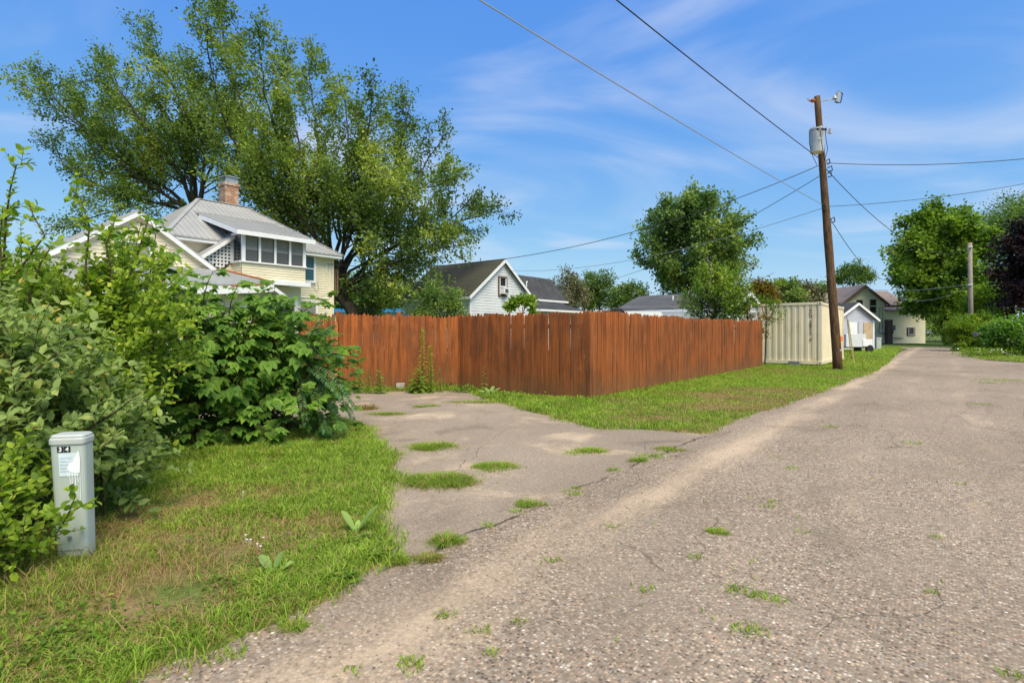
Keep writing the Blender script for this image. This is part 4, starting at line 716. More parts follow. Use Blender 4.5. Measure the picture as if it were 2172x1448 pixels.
# ------------------------------------------------------------------ small shed, utility trailer, far pedestal, far house
def shed():
    c = P(1815, 0, 42).xy.to_3d(); o = Vector((.35, -.937, 0)).normalized(); s = Vector((-o.y, o.x, 0)); H = thing('grey_shed', 'small grey sided shed with white gable trim beyond the container', 'shed', c); hw, ez, pz, L_ = 2.0, 2.5, 3.62, 9
    mb = MB(); siding(mb, c, s, o, [(-hw, 0), (hw, 0), (hw, ez), (0, pz), (-hw, ez)], .14); siding(mb, c + s * hw, -o, s, [(0, 0), (L_, 0), (L_, ez), (0, ez)], .14); siding(mb, c - s * hw, -o, -s, [(0, 0), (L_, 0), (L_, ez), (0, ez)], .14); mb.build('wall', M['greysiding'], H)
    k = (pz - ez) / hw; ov = .3; r = MB()
    for g in (-1, 1): r.slab([c + s * (g * (hw + ov)) + UPZ * (ez - k * ov + .1) + o * .25, c + UPZ * (pz + .1) + o * .25, c + UPZ * (pz + .1) - o * L_, c + s * (g * (hw + ov)) + UPZ * (ez - k * ov + .1) - o * L_], .06, Vector((0, 0, -1)))
    r = r.build('roof', M['darkroof'], H)
    for g in (-1, 1): MB().bar(c + s * (g * (hw + ov)) + UPZ * (ez - k * ov - .03) + o * .27, c + UPZ * (pz - .03) + o * .27, .03, .17).build('barge_board', M['white'], r)
    ax = (s, o, UPZ)
    MB().box(c + s * -.35 + o * .03 + UPZ * 1.15, .95, .04, 2.1, ax).build('door', M['white'], H); MB().box(c + s * .45 + o * .05 + UPZ * 1.1, .5, .04, 2.2, ax).build('door', M['greysiding'], H); MB().box(c + s * 1.25 + o * .04 + UPZ * 1.1, .95, .03, 2.15, ax).build('board_panel', M['plywood'], H); MB().box(c + s * 1.9 + o * .03 + UPZ * 1.2, .14, .05, 2.4, ax).build('corner_trim', M['white'], H)
shed()
def utility_trailer():
    c = P(1812, 0, 38.5).xy.to_3d(); d = Vector((1, .12, 0)).normalized(); n = Vector((d.y, -d.x, 0)); t = thing('utility_trailer', 'small white box trailer parked in front of the grey shed', 'trailer', c); ax = (d, n, UPZ)
    MB().box(c - d * .3 + UPZ * .85, 1.5, 1.1, .9, ax).build('body', M['whitesiding'], t, bevel=.02); MB().box(c + d * .55 + n * .3 + UPZ * .68, .75, .6, .5, ax).build('tool_box', M['white'], t, bevel=.02); MB().box(c - d * .1 + UPZ * .36, 2.0, .9, .06, ax).build('chassis', M['black'], t)
    for s in (-1, 1): w = MB(); wheel(w, c + n * s * .55 + d * .7 + UPZ * .27, n, .27, .16); w.build('wheel', M['black'], t)
utility_trailer()
def pedestal_shape(mb, c, w, dpt, h, d, n, taper=.0, lean=Vector((0, 0, 0)), nz=2, r=.5, z0=0.):
    ring = []
    for k in range(24):
        a = 2 * math.pi * k / 24; ca, sa = math.cos(a), math.sin(a); e = .42; ring.append((math.copysign(abs(ca) ** e, ca) * w / 2, math.copysign(abs(sa) ** e, sa) * dpt / 2))
    vs = []; fs = []; K = 24
    for j in range(nz):
        t = j / (nz - 1); s = 1 - taper * (1 - t)
        for x, y in ring: vs.append(c + d * (x * s) + n * (y * s) + UPZ * (z0 + h * t) + lean * t)
    for j in range(nz - 1):
        for k in range(K): fs.append((j * K + k, j * K + (k + 1) % K, (j + 1) * K + (k + 1) % K, (j + 1) * K + k))
    fs.append(tuple((nz - 1) * K + k for k in range(K))); fs.append(tuple(range(K))[::-1]); return mb.add(vs, fs)
def far_pedestal():
    c = G(1862, 743); t = thing('utility_pedestal', 'pale blue-green utility pedestal in the far grass beside the shed', 'utility box', c); d, n = Vector((1, 0, 0)), Vector((0, -1, 0)); pedestal_shape(MB(), c, .42, .3, .92, d, n).build('body', M['pedestal'], t); pedestal_shape(MB(), c, .46, .34, .12, d, n, z0=.9).build('cap', M['pedestalcap'], t)
far_pedestal()
def far_house():
    Y = 69; c = P(1831, 0, Y).xy.to_3d(); s = Vector((1, .12, 0)).normalized(); o = Vector((s.y, -s.x, 0)); H = thing('far_house', 'pale green house with brown gable trim at the end of the alley', 'house', c); m = Y / F; hw = 2.95; ez = EYE + 62 * m; pz = EYE + 98 * m; ax = (s, o, UPZ)
    mb = MB(); siding(mb, c, s, o, [(-hw, 0), (hw, 0), (hw, ez), (0, pz), (-hw, ez)], .2); siding(mb, c + s * hw, -o, s, [(0, 0), (7, 0), (7, ez), (0, ez)], .2); siding(mb, c - s * hw, -o, -s, [(0, 0), (7, 0), (7, ez), (0, ez)], .2); mb.build('wall', M['beige'], H); k = (pz - ez) / hw; ov = .35; r = MB()
    for g in (-1, 1): r.slab([c + s * (g * (hw + ov)) + UPZ * (ez - k * ov + .15) + o * .4, c + UPZ * (pz + .15) + o * .4, c + UPZ * (pz + .15) - o * 8, c + s * (g * (hw + ov)) + UPZ * (ez - k * ov + .15) - o * 8], .1, Vector((0, 0, -1)))
    r = r.build('roof', M['brownroof'], H)
    for g in (-1, 1): MB().bar(c + s * (g * (hw + ov)) + UPZ * (ez - k * ov - .02) + o * .42, c + UPZ * (pz - .02) + o * .42, .06, .26).build('barge_board', M['beigesoffit'], r)
    # long brown roof to the left and behind
    bk = c - s * 4 - o * 4; l = MB().slab([bk - s * 6 + UPZ * (EYE + 60 * m) + o * 2.6, bk + s * 12 + UPZ * (EYE + 60 * m) + o * 2.6, bk + s * 12 + UPZ * (EYE + 96 * m) - o * 1.5, bk - s * 2.0 + UPZ * (EYE + 92 * m) - o * 1.5], .1, Vector((0, 0, -1))).build('rear_roof', M['brownroof'], H); mb = MB(); siding(mb, bk - s * 5.6 + o * 2.3, s, o, [(0, 0), (11, 0), (11, EYE + 59 * m), (0, EYE + 59 * m)], .2); mb.build('wall', M['beige'], H)
    MB().box(bk - s * .8 - o * .6 + UPZ * 7.0, .5, .5, 1.7, ax).build('flue', M['galv'], l)
    # low wing on the right
    w0 = c + s * hw - o * .4; mb = MB(); siding(mb, w0, s, o, [(0, 0), (6.1, 0), (6.1, 4.2), (0, 4.2)], .2); siding(mb, w0 + s * 6.1, (s * .25 - o).normalized(), s, [(0, 0), (5, 0), (5, 4.2), (0, 4.2)], .2); mb.build('wing_wall', M['beige'], H); MB().slab([w0 - s * .1 + o * .4 + UPZ * 4.2, w0 + s * 6.5 + o * .4 + UPZ * 4.2, w0 + s * 6.5 - o * 4 + UPZ * 5.6, w0 - s * .1 - o * 4 + UPZ * 5.6], .1, Vector((0, 0, -1))).build('wing_roof', M['brownroof'], H); MB().box(c + s * (hw + .35) + o * .1 + UPZ * 1.5, .7, .8, 3.0, ax).build('porch_post', M['beigesoffit'], H)
    wx = lambda px: (px - 1831) * m; wz = lambda py: EYE + (HZ - py) * m
    for a_, b_, z0_, z1_ in ((1846, 1860, 663, 635), (1815, 1829, 663, 636)): window(H, c, s, o, wx(a_), wx(b_), wz(z0_), wz(z1_), fr='beigesoffit', pane='pane', fw=.1, dep=.08); 
    MB().box(c + s * wx(1853) + o * .1 + UPZ * wz(649), wx(1831 + 12), .05, .09, ax).build('sash', M['white'], H)
    window(H, w0, s, o, wx(1939) - hw, wx(1958) - hw, wz(712), wz(694), fr='beigesoffit', pane='pane', fw=.12, dep=.08, rail=False); window(H, w0 + o * .02, s, o, wx(1941.5) - hw, wx(1955.5) - hw, wz(710), wz(693), fr='white', pane='pane', fw=.07, dep=.09, rail=False)
    for k_, px in enumerate((1868, 1875)): MB().box(c + s * wx(px) + o * .12 + UPZ * wz(702), .36, .2, .42, ax).build('meter', M['galv'], H); MB().tube([c + s * wx(px) + o * .08 + UPZ * wz(700), c + s * wx(px) + o * .08 + UPZ * wz(652)], .035, 6).build('conduit', M['polegrey'], H)
    MB().box(c + s * wx(1895) + o * .35 + UPZ * wz(695), .45, .3, .62, ax).build('electric_box', M['greyblock'], H); MB().tube([c + s * wx(1872) + o * .3 + UPZ * wz(707), c + s * wx(1893) + o * .5 + UPZ * wz(707), c + s * wx(1894) + o * .5 + UPZ * wz(698)], .05, 6).build('pipe', M['beigesoffit'], H); MB().tube([w0 + s * .9 + o * .1 + UPZ * wz(717), w0 + s * 2.9 + o * .1 + UPZ * wz(717)], .05, 6).build('pipe', M['beigesoffit'], H)
far_house()
# ------------------------------------------------------------------ utility poles and wires
PB = G(1778, 786); PT = P(1733, 205, 20.5)
def on_pole(py): t = (786 - py) / (786 - 205); return PB.lerp(PT, t)
def sag_wire(name, label, a, b, sag, r=.011, mat='wire', n=28):
    pts = []
    for i in range(n + 1): t = i / n; p = a.lerp(b, t); pts.append(p - UPZ * (sag * 4 * t * (1 - t)))
    return tag(MB().tube(pts, r, 5).build(name, M[mat], loc=a), label, 'wire', 'overhead wires')
def main_pole():
    H = thing('utility_pole', 'tall leaning brown wooden utility pole carrying a grey transformer', 'utility pole', PB); k = 16; pts = [PB.lerp(PT, i / k) - UPZ * (.3 if i == 0 else 0) for i in range(k + 1)]
    MB().tube(pts, [.165 - .055 * i / k + random.uniform(-.006, .006) for i in range(k + 1)], 14).build('shaft', M['pole'], H, smooth=True); axp = (PT - PB).normalized(); R = Vector((1, 0, 0)); B = Vector((0, -1, 0))
    # top gear
    tp = on_pole(214); MB().tube([tp - R * .22, tp - R * .1], [.07, .07], 8).tube([tp - R * .30, tp - R * .22], [.035, .03], 6).build('insulator', M['rust'], H); MB().tube([tp - R * .33 + UPZ * .02, tp - R * .33 + UPZ * .10], .035, 6).build('insulator', M['ceramic'], H)
    e = P(1770, 209, 20.4); MB().bar(tp + R * .1 - UPZ * .02, e, .04, .04).build('bracket_arm', M['galv'], H); MB().tube([e - UPZ * .02, e + UPZ * .12], [.09, .02], 8).build('bracket_knuckle', M['galv'], H); q = [P(1779, 196, 20.4), P(1774, 217, 20.4), P(1783, 218, 20.4), P(1787, 199, 20.4)]
    MB().tube([q[0], q[1]], [.075, .07], 8).build('fuse_insulator', M['ceramic'], H); MB().tube([q[0] + UPZ * .05, q[3], q[2], q[1] - UPZ * .02], .02, 6).build('fuse_cutout', M['wire'], H)
    for py, l in ((228, .25), (250, .3)): MB().tube([on_pole(py) - R * .05, on_pole(py) + R * (l if py > 240 else -l) + UPZ * .05], .012, 5).build('bolt', M['galv'], H)
    # transformer
    ct = P(1733, 300, 20.15); top = ct + UPZ * .40; bot = ct - UPZ * .40; tr = MB().tube([bot, top], [.225, .245], 24).build('transformer', M['tank'], H); MB().tube([top, top + UPZ * .05, top + UPZ * .07], [.265, .265, .1], 24).build('lid', M['tank'], tr); MB().tube([bot - UPZ * .02, bot - UPZ * .001], [.215, .225], 24).build('base_ring', M['container'], tr)
    for x in (-.15, .02, .12): MB().tube([top - UPZ * .06 + R * x + B * .27, top - UPZ * .06 + R * x + B * .36, top - UPZ * .14 + R * x + B * .37], .03, 6).build('bushing', M['wire'], tr)
    for x in (-.1, .08): MB().tube([top - UPZ * .1 + R * x + B * .37, ct + R * (x + .05) + B * .34, bot + R * (x + .14) + B * .3, on_pole(345) + B * .15], .011, 5).build('lead', M['wire'], tr)
    MB().tube([top - UPZ * .05 - R * .29, ct - R * .28 - UPZ * .1, bot - R * .16 - UPZ * .15, on_pole(352) - R * .2], .011, 5).build('lead', M['wire'], tr)
    MB().tube([top + R * -.1 + UPZ * .06, top + R * -.1 + UPZ * .16], [.04, .025], 8).build('bushing', M['ceramic'], tr); MB().tube([top + R * .14 + UPZ * .06, top + R * .14 + UPZ * .17], [.05, .05], 8).build('bushing', M['ceramic'], tr); ar = P(1761, 279, 20.15); MB().tube([ar - UPZ * .08, ar + UPZ * .09], .055, 8).build('arrester', M['ceramic'], tr); MB().tube([ar - UPZ * .08, top + R * .25 - UPZ * .02], .018, 5).build('arrester_bracket', M['galv'], tr); MB().quad(*[ct + B * .272 + R * x + UPZ * z for x, z in ((-.06, -.02), (.0, -.02), (.0, .05), (-.06, .05))]).build('number_plate', M['sticker'], tr)
    for py, x in ((345, .16), (357, -.2), (360, .22), (372, .18), (441, -.15), (468, .17)): MB().tube([on_pole(py) + R * x * .5 + B * .12, on_pole(py - 3) + R * x + B * .2, on_pole(py + 6) + R * x * 1.15 + B * .18, on_pole(py + 8) + R * x * .5 + B * .14], .022, 5).build('wire_clamp', M['wire'], H)
    rp = on_pole(719); c = rp + R * .155 + B * .05; MB().slab([c + (R * .35 + B).normalized().cross(UPZ) * (.07 * math.cos(a * math.pi / 6)) + UPZ * (.10 * math.sin(a * math.pi / 6)) for a in range(12)], .03, (R * .35 + B)).build('reflector', M['orange'], H); MB().slab([on_pole(742) + B * .16 + R * x + UPZ * z for x, z in ((.02, -.05), (.09, -.05), (.09, .03), (.02, .03))], .005, B).build('number_tag', M['galv'], H)
main_pole()
sag_wire('overhead_wire', 'thick black wire running overhead from the transformer pole, upper right of the two', on_pole(342), on_pole(342) + Vector((-31, -32.4, 1.1)), .5, .014)
sag_wire('overhead_wire', 'grey wire running overhead to the transformer pole, left of the thick black one', on_pole(436) + Vector((-.1, 0, 0)), on_pole(436) + Vector((-31, -32.6, .9)), .45, .011, 'wiregrey')
A1 = on_pole(352) - Vector((.1, 0, 0)); sag_wire('service_drop', 'twisted black service wire from the pole to the yellow house corner', A1, W(14.72, -22.8, 4.62), 1.35, .013)
sag_wire('service_drop', 'thin black service wire from the pole down behind the round maple', on_pole(374) - Vector((.1, 0, 0)), P(1230, 606, 46), .8, .012)
sag_wire('service_drop', 'thin grey wire from the pole to the white gabled house', on_pole(443) - Vector((.1, 0, 0)), P(1078, 574, 36), .7, .011, 'wiregrey')
sag_wire('overhead_wire', 'black wire leaving the pole level towards the right edge', on_pole(347) + Vector((.1, 0, 0)), P(2330, 318, 19), .25, .013)
sag_wire('overhead_wire', 'thin wire rising from the pole to the right edge above the trees', on_pole(440) + Vector((.1, 0, 0)), P(2330, 356, 21.5), .25, .010)
P2B = P(2060, 745, 42).xy.to_3d(); P2T = P(2057, 515, 42)
sag_wire('overhead_wire', 'drooping wire from the transformer pole to the short grey pole', on_pole(358) + Vector((.1, 0, 0)), P(2056, 524, 42), 1.55, .014)
sag_wire('service_drop', 'black service wire from the lower clamp of the pole to the shed', on_pole(462) + Vector((.1, 0, 0)), P(1892, 590, 46), .9, .013)
sag_wire('overhead_wire', 'pale wire from the short grey pole to the far house gable', P(2056, 603, 42), P(1836, 612, 68.6), .35, .022, 'wiregrey')
sag_wire('overhead_wire', 'pale drooping wire lower on the short grey pole', P(2056, 606, 42), P(1880, 617, 60), 1.1, .02, 'wiregrey')
p2 = thing('utility_pole', 'short grey wooden pole standing behind the clipped hedge', 'utility pole', P2B); MB().tube([P2B, P2B.lerp(P2T, .5), P2T], [.17, .155, .14], 12).build('shaft', M['polegrey'], p2, smooth=True)
for py in (524, 604): MB().tube([P(2053, py, 41.8), P(2062, py, 41.8)], .06, 8).build('insulator', M['ceramic'], p2)
# ------------------------------------------------------------------ near pedestal
def pedestal():
    c = G(165, 1192); d = Vector((1, .22, 0)).normalized(); n = Vector((d.y, -d.x, 0)); H = thing('utility_pedestal', 'grey-green utility pedestal marked 34 with white paint drips', 'utility box', c); lean = Vector((-.035, 0, 0))
    pedestal_shape(MB(), c - UPZ * .05, .188, .14, .80, d, n, .12, lean, 6).build('body', M['pedestal'], H, smooth=False, bevel=0); w, dp = .188, .14
    cap = MB(); pedestal_shape(cap, c + lean, .200, .155, .045, d, n, z0=.735); pedestal_shape(cap, c + lean, .175, .13, .02, d, n, -.12, z0=.779); cap.build('cap', M['pedestalcap'], H, bevel=.01); fr = lambda x, z, y=.0: c + lean * ((z + .05) / .8) + d * x + n * (dp / 2 * (1 - .1 * (1 - (z + .05) / .8)) + .002 + y) + UPZ * z
    MB().quad(fr(-.04, .30 + .25), fr(.062, .55), fr(.062, .69), fr(-.04, .69)).build('sticker', M['sticker'], H)
    for i, (ch_, x) in enumerate((('3', -.028), ('4', .008))):
        pl = MB().quad(fr(x - .017, .695, .001), fr(x + .017, .695, .001), fr(x + .017, .73, .001), fr(x - .017, .73, .001)).build('number_decal', M['decal'], H); cu = bpy.data.curves.new('number', 'FONT'); cu.body = ch_; cu.size = .036; cu.align_x = 'CENTER'; cu.offset = .0012; cu.materials.append(M['whitepaint'])
        t = text_mesh('digit', cu); t.parent = pl; t.matrix_basis = Matrix.Translation(fr(x, .701, .003) - ORG[H.name]) @ Matrix(((d.x, 0, n.x), (d.y, 0, n.y), (0, 1, 0))).to_4x4()
    for k_ in range(5): MB().quad(fr(-.034, .575 + .02 * k_, .0006), fr(.018 + .012 * (k_ % 3), .575 + .02 * k_, .0006), fr(.018 + .012 * (k_ % 3), .582 + .02 * k_, .0006), fr(-.034, .582 + .02 * k_, .0006)).build('faded_print_line', M['stickerline'], H)
    MB().tube([fr(.0, .18, -.002), fr(.0, .18, .006)], .011, 6).build('lock_bolt', M['galv'], H)
    MB().bar(fr(-.07, .10, .0005), fr(.07, .10, .0005), .002, .004).build('seam', M['greyblock'], H)
    sp = [(.003, .60), (.016, .575), (.04, .57), (.066, .565), (.072, .60), (.074, .65), (.07, .69), (.062, .70), (.054, .675), (.042, .655), (.034, .635), (.016, .63)]; MB().add([fr(x, z, .0015) for x, z in sp], [tuple(range(len(sp)))]).build('paint_splash', M['whitepaint'], H)
    for x, z1, w_ in ((.004, .545, .003), (.015, .50, .003), (.028, .42, .004), (.042, .36, .005), (.056, .51, .003), (.070, .40, .003)): MB().tube([fr(x, .60, .001), fr(x + random.uniform(-.003, .003), (.6 + z1) / 2, .001), fr(x + random.uniform(-.003, .003), z1, .001)], [w_ * .6, w_ * .5, w_ * .7], 5).build('paint_drip', M['whitepaint'], H)
pedestal()
# ------------------------------------------------------------------ trees
def rand_perp(t):
    r = Vector((random.gauss(0, 1), random.gauss(0, 1), random.gauss(0, 1))); r -= t * r.dot(t); return r.normalized()
def grow(H, stems, lm, bm, bsp=.5, blen=3.0, tsp=.28, tlen=.9, lsp=.055, ll=.12, lw=.09, up=.35, bang=(30, 60), t0=.25, seed=1, tpl=DIAMOND, droop=.25, clump=.9, tipgrow=1.0, lprob=1.0):
    wood = MB(); lv = Leaves(); random.seed(seed); tw = MB()
    def leaves_on(a, d, L_):
        n = max(3, int(L_ / lsp)); s = (np.arange(n) + rng.random(n)) / n * L_; k = rng.random(n) < lprob; s = s[k]; n = len(s)
        if n == 0: return
        p = np.array(a) + np.outer(s, np.array(d)) + rng.normal(0, ll * .8, (n, 3)); dd = np.array(d) * .6 + rng.normal(0, .6, (n, 3)) + np.array([0, 0, -droop]); nn = np.array([0, 0, 1.]) + rng.normal(0, .55, (n, 3))
        lv.add(p, dd, nn, ll * (.7 + .6 * rng.random(n)), lw * (.7 + .6 * rng.random(n)), 0.5)
    for pts, r0, r1 in stems:
        k = len(pts); seg = [0]
        for i in range(1, k): seg.append(seg[-1] + (pts[i] - pts[i - 1]).length)
        L_ = seg[-1]
        def at(s):
            for i in range(1, k):
                if s <= seg[i] or i == k - 1:
                    t = (s - seg[i - 1]) / max(1e-6, seg[i] - seg[i - 1]); return pts[i - 1].lerp(pts[i], t), (pts[i] - pts[i - 1]).normalized()
        m = max(6, int(L_ / .8)); path = [at(L_ * i / m)[0] + Vector((random.gauss(0, .06), random.gauss(0, .06), 0)) * (1 if 0 < i < m else 0) for i in range(m + 1)]; wood.tube(path, [(r0 + (r1 - r0) * (i / m) ** .6) * .72 for i in range(m + 1)], 7, False)
        s = L_ * t0
        while s < L_:
            t = s / L_; p, tg = at(s); a = math.radians(random.uniform(*bang)); d = (tg * math.cos(a) + rand_perp(tg) * math.sin(a) + UPZ * up * random.uniform(.3, 1)).normalized(); bl = blen * (1 - .72 * ((t - t0) / (1 - t0))) * random.uniform(.55, 1.2); nb = 4; q = [p]; dd = d
            for i in range(nb): dd = (dd + UPZ * .10 + Vector((random.gauss(0, .13), random.gauss(0, .13), random.gauss(0, .1)))).normalized(); q.append(q[-1] + dd * (bl / nb))
            br = max(.012, (r0 + (r1 - r0) * t) * .35); wood.tube(q, [br, br * .75, br * .55, br * .35, .006], 4, False)
            x = bl * .18
            while x < bl:
                i = min(nb - 1, int(x / bl * nb)); bp_ = q[i].lerp(q[i + 1], x / bl * nb - i); bt = (q[i + 1] - q[i]).normalized(); a2 = math.radians(random.uniform(25, 60)); td = (bt * math.cos(a2) + rand_perp(bt) * math.sin(a2) + UPZ * up * .6).normalized(); tl = tlen * random.uniform(.5, 1.2) * (1 - .35 * x / bl); tw.tube([bp_, bp_ + td * tl], [.008, .003], 3, False); leaves_on(bp_, td, tl); x += tsp * random.uniform(.7, 1.3)
            leaves_on(q[-2], (q[-1] - q[-2]).normalized(), (q[-1] - q[-2]).length * 1.15); s += bsp * random.uniform(.6, 1.4)
        d = (pts[-1] - pts[-2]).normalized()
        for j in range(5): td = (d + rand_perp(d) * random.uniform(.2, .7)).normalized(); leaves_on(pts[-1] - d * .5 * j, td, tlen * random.uniform(.6, 1.1) * tipgrow)
    wood.build('trunk', bm, H, smooth=True); tag(tw.build('twigs', bm, H), None, kind='stuff')
    arr = lv.cat(); p = arr[0]; lv2 = Leaves(); tint = np.clip(.42 + clump * (noise3(p, .55, seed) - .5) * 1.3 + (noise3(p, 2.2, seed + 3) - .5) * .5 + rng.normal(0, .12, len(p)), 0, 1)
    lv2.add(arr[0], arr[1], arr[2], arr[3], arr[4], tint); put_leaves('crown', lv2, tpl, lm, H); return len(p)
def bend(pts, Ys): return [P(x, y, Y) for (x, y), Y in zip(pts, Ys)]
NL = {}
def maple_right():
    b = P(742, 704, 32).xy.to_3d(); H = thing('silver_maple', 'huge spreading silver maple rising behind the yellow house', 'tree', b); fk = P(722, 628, 32); S = [([b - UPZ * .2, P(752, 670, 32), fk], .62, .45)]
    def st(pts, dY, r): n = len(pts); S.append(([fk] + [P(x, y, 32 + dY * (i + 1) / n) for i, (x, y) in enumerate(pts)], r, .035))
    st([(690, 560), (640, 490), (592, 420), (548, 330), (505, 200), (472, 60), (462, 10)], 2, .30); st([(700, 550), (655, 480), (622, 390), (592, 300), (560, 190), (550, 90)], -3.5, .26); st([(705, 540), (690, 450), (678, 350), (668, 250), (652, 160), (662, 110)], 4, .28); st([(712, 545), (722, 450), (758, 350), (785, 260), (790, 190)], -2, .24); st([(735, 560), (800, 490), (855, 420), (905, 340), (945, 290)], 1, .22); st([(745, 590), (800, 545), (885, 500), (970, 470), (1058, 446)], 3, .22); st([(680, 570), (590, 450), (520, 350), (470, 240), (442, 120), (436, 30)], -4, .24); st([(730, 555), (790, 460), (835, 370), (858, 270), (872, 215)], 4.5, .22); st([(742, 600), (800, 570), (870, 545), (930, 525), (985, 520)], -2.5, .16); st([(700, 580), (640, 520), (560, 470), (520, 420)], -1.5, .14); st([(720, 570), (745, 480), (810, 420), (870, 400), (930, 395), (975, 370)], -3.5, .18); st([(735, 610), (770, 590), (800, 600), (820, 630)], 1.5, .12); st([(740, 620), (762, 610), (850, 590), (880, 600)], -1, .12); st([(700, 545), (668, 430), (640, 330), (615, 230), (605, 130)], 0.5, .22); st([(722, 545), (738, 430), (740, 330), (735, 240), (720, 170)], 1.5, .22); st([(735, 580), (840, 520), (930, 490), (1000, 420)], -1.5, .16); st([(695, 570), (610, 480), (540, 410), (500, 330), (480, 200)], 1.5, .18)
    NL['mapleR'] = grow(H, S[:1], M['maple'], M['bark'], t0=2) if 0 else grow(H, S, M['maple'], M['bark'], bsp=.36, blen=4.3, tsp=.19, tlen=1.0, lsp=.048, ll=.195, lw=.115, t0=.24, seed=3, droop=.25, tpl=DIAMOND, up=.30, bang=(35, 72))
def maple_left():
    b = P(415, 704, 36).xy.to_3d(); H = thing('silver_maple', 'second silver maple leaning left beyond the chimney of the yellow house', 'tree', b); fk = P(418, 455, 36); S = [([b - UPZ * .2, P(420, 560, 36), fk], .55, .42)]
    def st(pts, dY, r): n = len(pts); S.append(([fk] + [P(x, y, 36 + dY * (i + 1) / n) for i, (x, y) in enumerate(pts)], r, .035))
    st([(412, 380), (400, 300), (375, 200), (335, 110), (298, 70)], 2, .26); st([(390, 380), (330, 290), (270, 220), (225, 155), (205, 150)], -3, .24); st([(370, 410), (300, 370), (215, 300), (130, 225), (78, 150)], 1, .22); st([(360, 420), (270, 360), (170, 270), (100, 215), (40, 172)], -2, .2); st([(370, 440), (290, 420), (200, 390), (135, 350), (110, 300)], 3, .18); st([(430, 390), (432, 310), (420, 220), (398, 140)], -2, .2); st([(440, 390), (462, 320), (478, 260), (470, 230)], 3, .18); st([(380, 430), (310, 430), (230, 450), (140, 480)], -1, .14); st([(390, 390), (350, 320), (300, 260), (250, 190), (232, 120)], 4, .2); st([(400, 370), (372, 280), (330, 200), (310, 140)], -4, .2); st([(360, 420), (260, 330), (190, 240), (150, 200)], 4.5, .18)
    NL['mapleL'] = grow(H, S, M['maple'], M['bark'], bsp=.40, blen=4.1, tsp=.22, tlen=1.05, lsp=.052, ll=.205, lw=.12, t0=.18, seed=5, droop=.25, tpl=DIAMOND, up=.32, bang=(35, 70))
maple_right(); maple_left()
def auto_stems(b, fork, cen, rad, n, r0, lo=-.35, reach=.82):
    S = [([b - UPZ * .2, b.lerp(Vector((cen.x, cen.y, fork)), .5), Vector((b.x * .5 + cen.x * .5, b.y * .5 + cen.y * .5, fork))], r0, r0 * .8)]; fk = S[0][0][-1]; S.append(([fk, Vector((cen.x, cen.y, cen.z)), Vector((cen.x, cen.y, cen.z + rad.z * .9))], r0 * .7, .03))
    for i in range(n):
        z = lo + (1 - lo) * (i + .5) / n; a = i * 2.39996 + random.uniform(-.3, .3); h = math.sqrt(max(0, 1 - z * z)); tip = cen + Vector((math.cos(a) * h * rad.x, math.sin(a) * h * rad.y, z * rad.z)) * (reach * random.uniform(.88, 1.08)); st = fk.lerp(Vector((cen.x, cen.y, cen.z + rad.z * .5)), max(0, min(.8, (z - lo) * .5))); mid = st.lerp(tip, .5) + UPZ * (rad.z * .08) * (1 if z > 0 else -.3); S.append(([st, mid, tip], r0 * .42, .025))
    return S
def round_tree(name, label, base, fork, cen, rad, n, lm, r0=.35, **kw):
    H = thing(name, label, 'tree', base); random.seed(kw.get('seed', 1) * 7 + 1); S = auto_stems(base, fork, cen, rad, n, r0, kw.pop('lo', -.35), kw.pop('reach', .82)); NL[name] = grow(H, S, lm, M['bark'], **kw); return H
def PC(px, py, Y): return P(px, py, Y)
round_tree('maple_tree', 'full round green maple standing behind the grey roofed garage', P(1470, 704, 46).xy.to_3d(), 3.0, PC(1470, 518, 46), Vector((5.7, 5.3, 5.0)), 30, M['maple2'], .40, bsp=.34, blen=2.6, tsp=.19, tlen=.85, lsp=.055, ll=.26, lw=.20, t0=.22, seed=8, up=.5, lo=-.75)
round_tree('catalpa_tree', 'broad leafy tree with big yellow-green leaves at the alley end', P(2010, 704, 63).xy.to_3d(), 3.4, PC(1996, 556, 63), Vector((6.8, 5.8, 7.5)), 36, M['chestnut'], .55, bsp=.44, blen=2.8, tsp=.22, tlen=1.0, lsp=.065, ll=.36, lw=.27, t0=.25, seed=9, up=.1, lo=-.88, droop=.5, tpl=KITE)
round_tree('purple_maple', 'dark purple leaved maple at the right edge of the picture', P(2215, 704, 46).xy.to_3d(), 2.0, PC(2225, 560, 46), Vector((4.7, 4.7, 5.0)), 26, M['purple'], .35, bsp=.36, blen=2.4, tsp=.20, tlen=.85, lsp=.06, ll=.29, lw=.24, t0=.2, seed=12, up=.3, lo=-.8)
round_tree('apple_tree', 'small sparse apple tree with bare twigs behind the long fence', P(1500, 704, 22.5).xy.to_3d(), 1.3, PC(1522, 632, 22.5), Vector((1.55, 1.5, 1.35)), 20, M['chestnut'], .11, bsp=.17, blen=1.05, tsp=.10, tlen=.42, lsp=.036, ll=.12, lw=.075, t0=.3, seed=14, up=.25, lo=-.5, lprob=.72)
ap = bpy.data.objects['apple_tree']; sb = MB(); random.seed(3)
for (a, c_, e_) in (((1500, 660), (1570, 590), (1606, 555)), ((1480, 650), (1450, 640), (1425, 632)), ((1480, 655), (1462, 615), (1455, 650)), ((1540, 660), (1600, 665), (1640, 690)), ((1500, 640), (1510, 570), (1500, 545)), ((1530, 640), (1590, 600), (1640, 580)), ((1470, 660), (1440, 645), (1430, 655))):
    q = [P(*a, 22.4), P(*c_, 22.2), P(*e_, 22.1)]; sb.tube(q, [.03, .018, .006], 5, False)
    for k in range(9): t = random.uniform(.35, 1); s0 = q[1].lerp(q[2], (t - .35) / .65); sb.tube([s0, s0 + Vector((random.uniform(-.3, .3), random.uniform(-.3, .3), random.uniform(-.25, .2)))], [.007, .003], 3, False)
sb.build('bare_branch', M['polegrey'], ap)
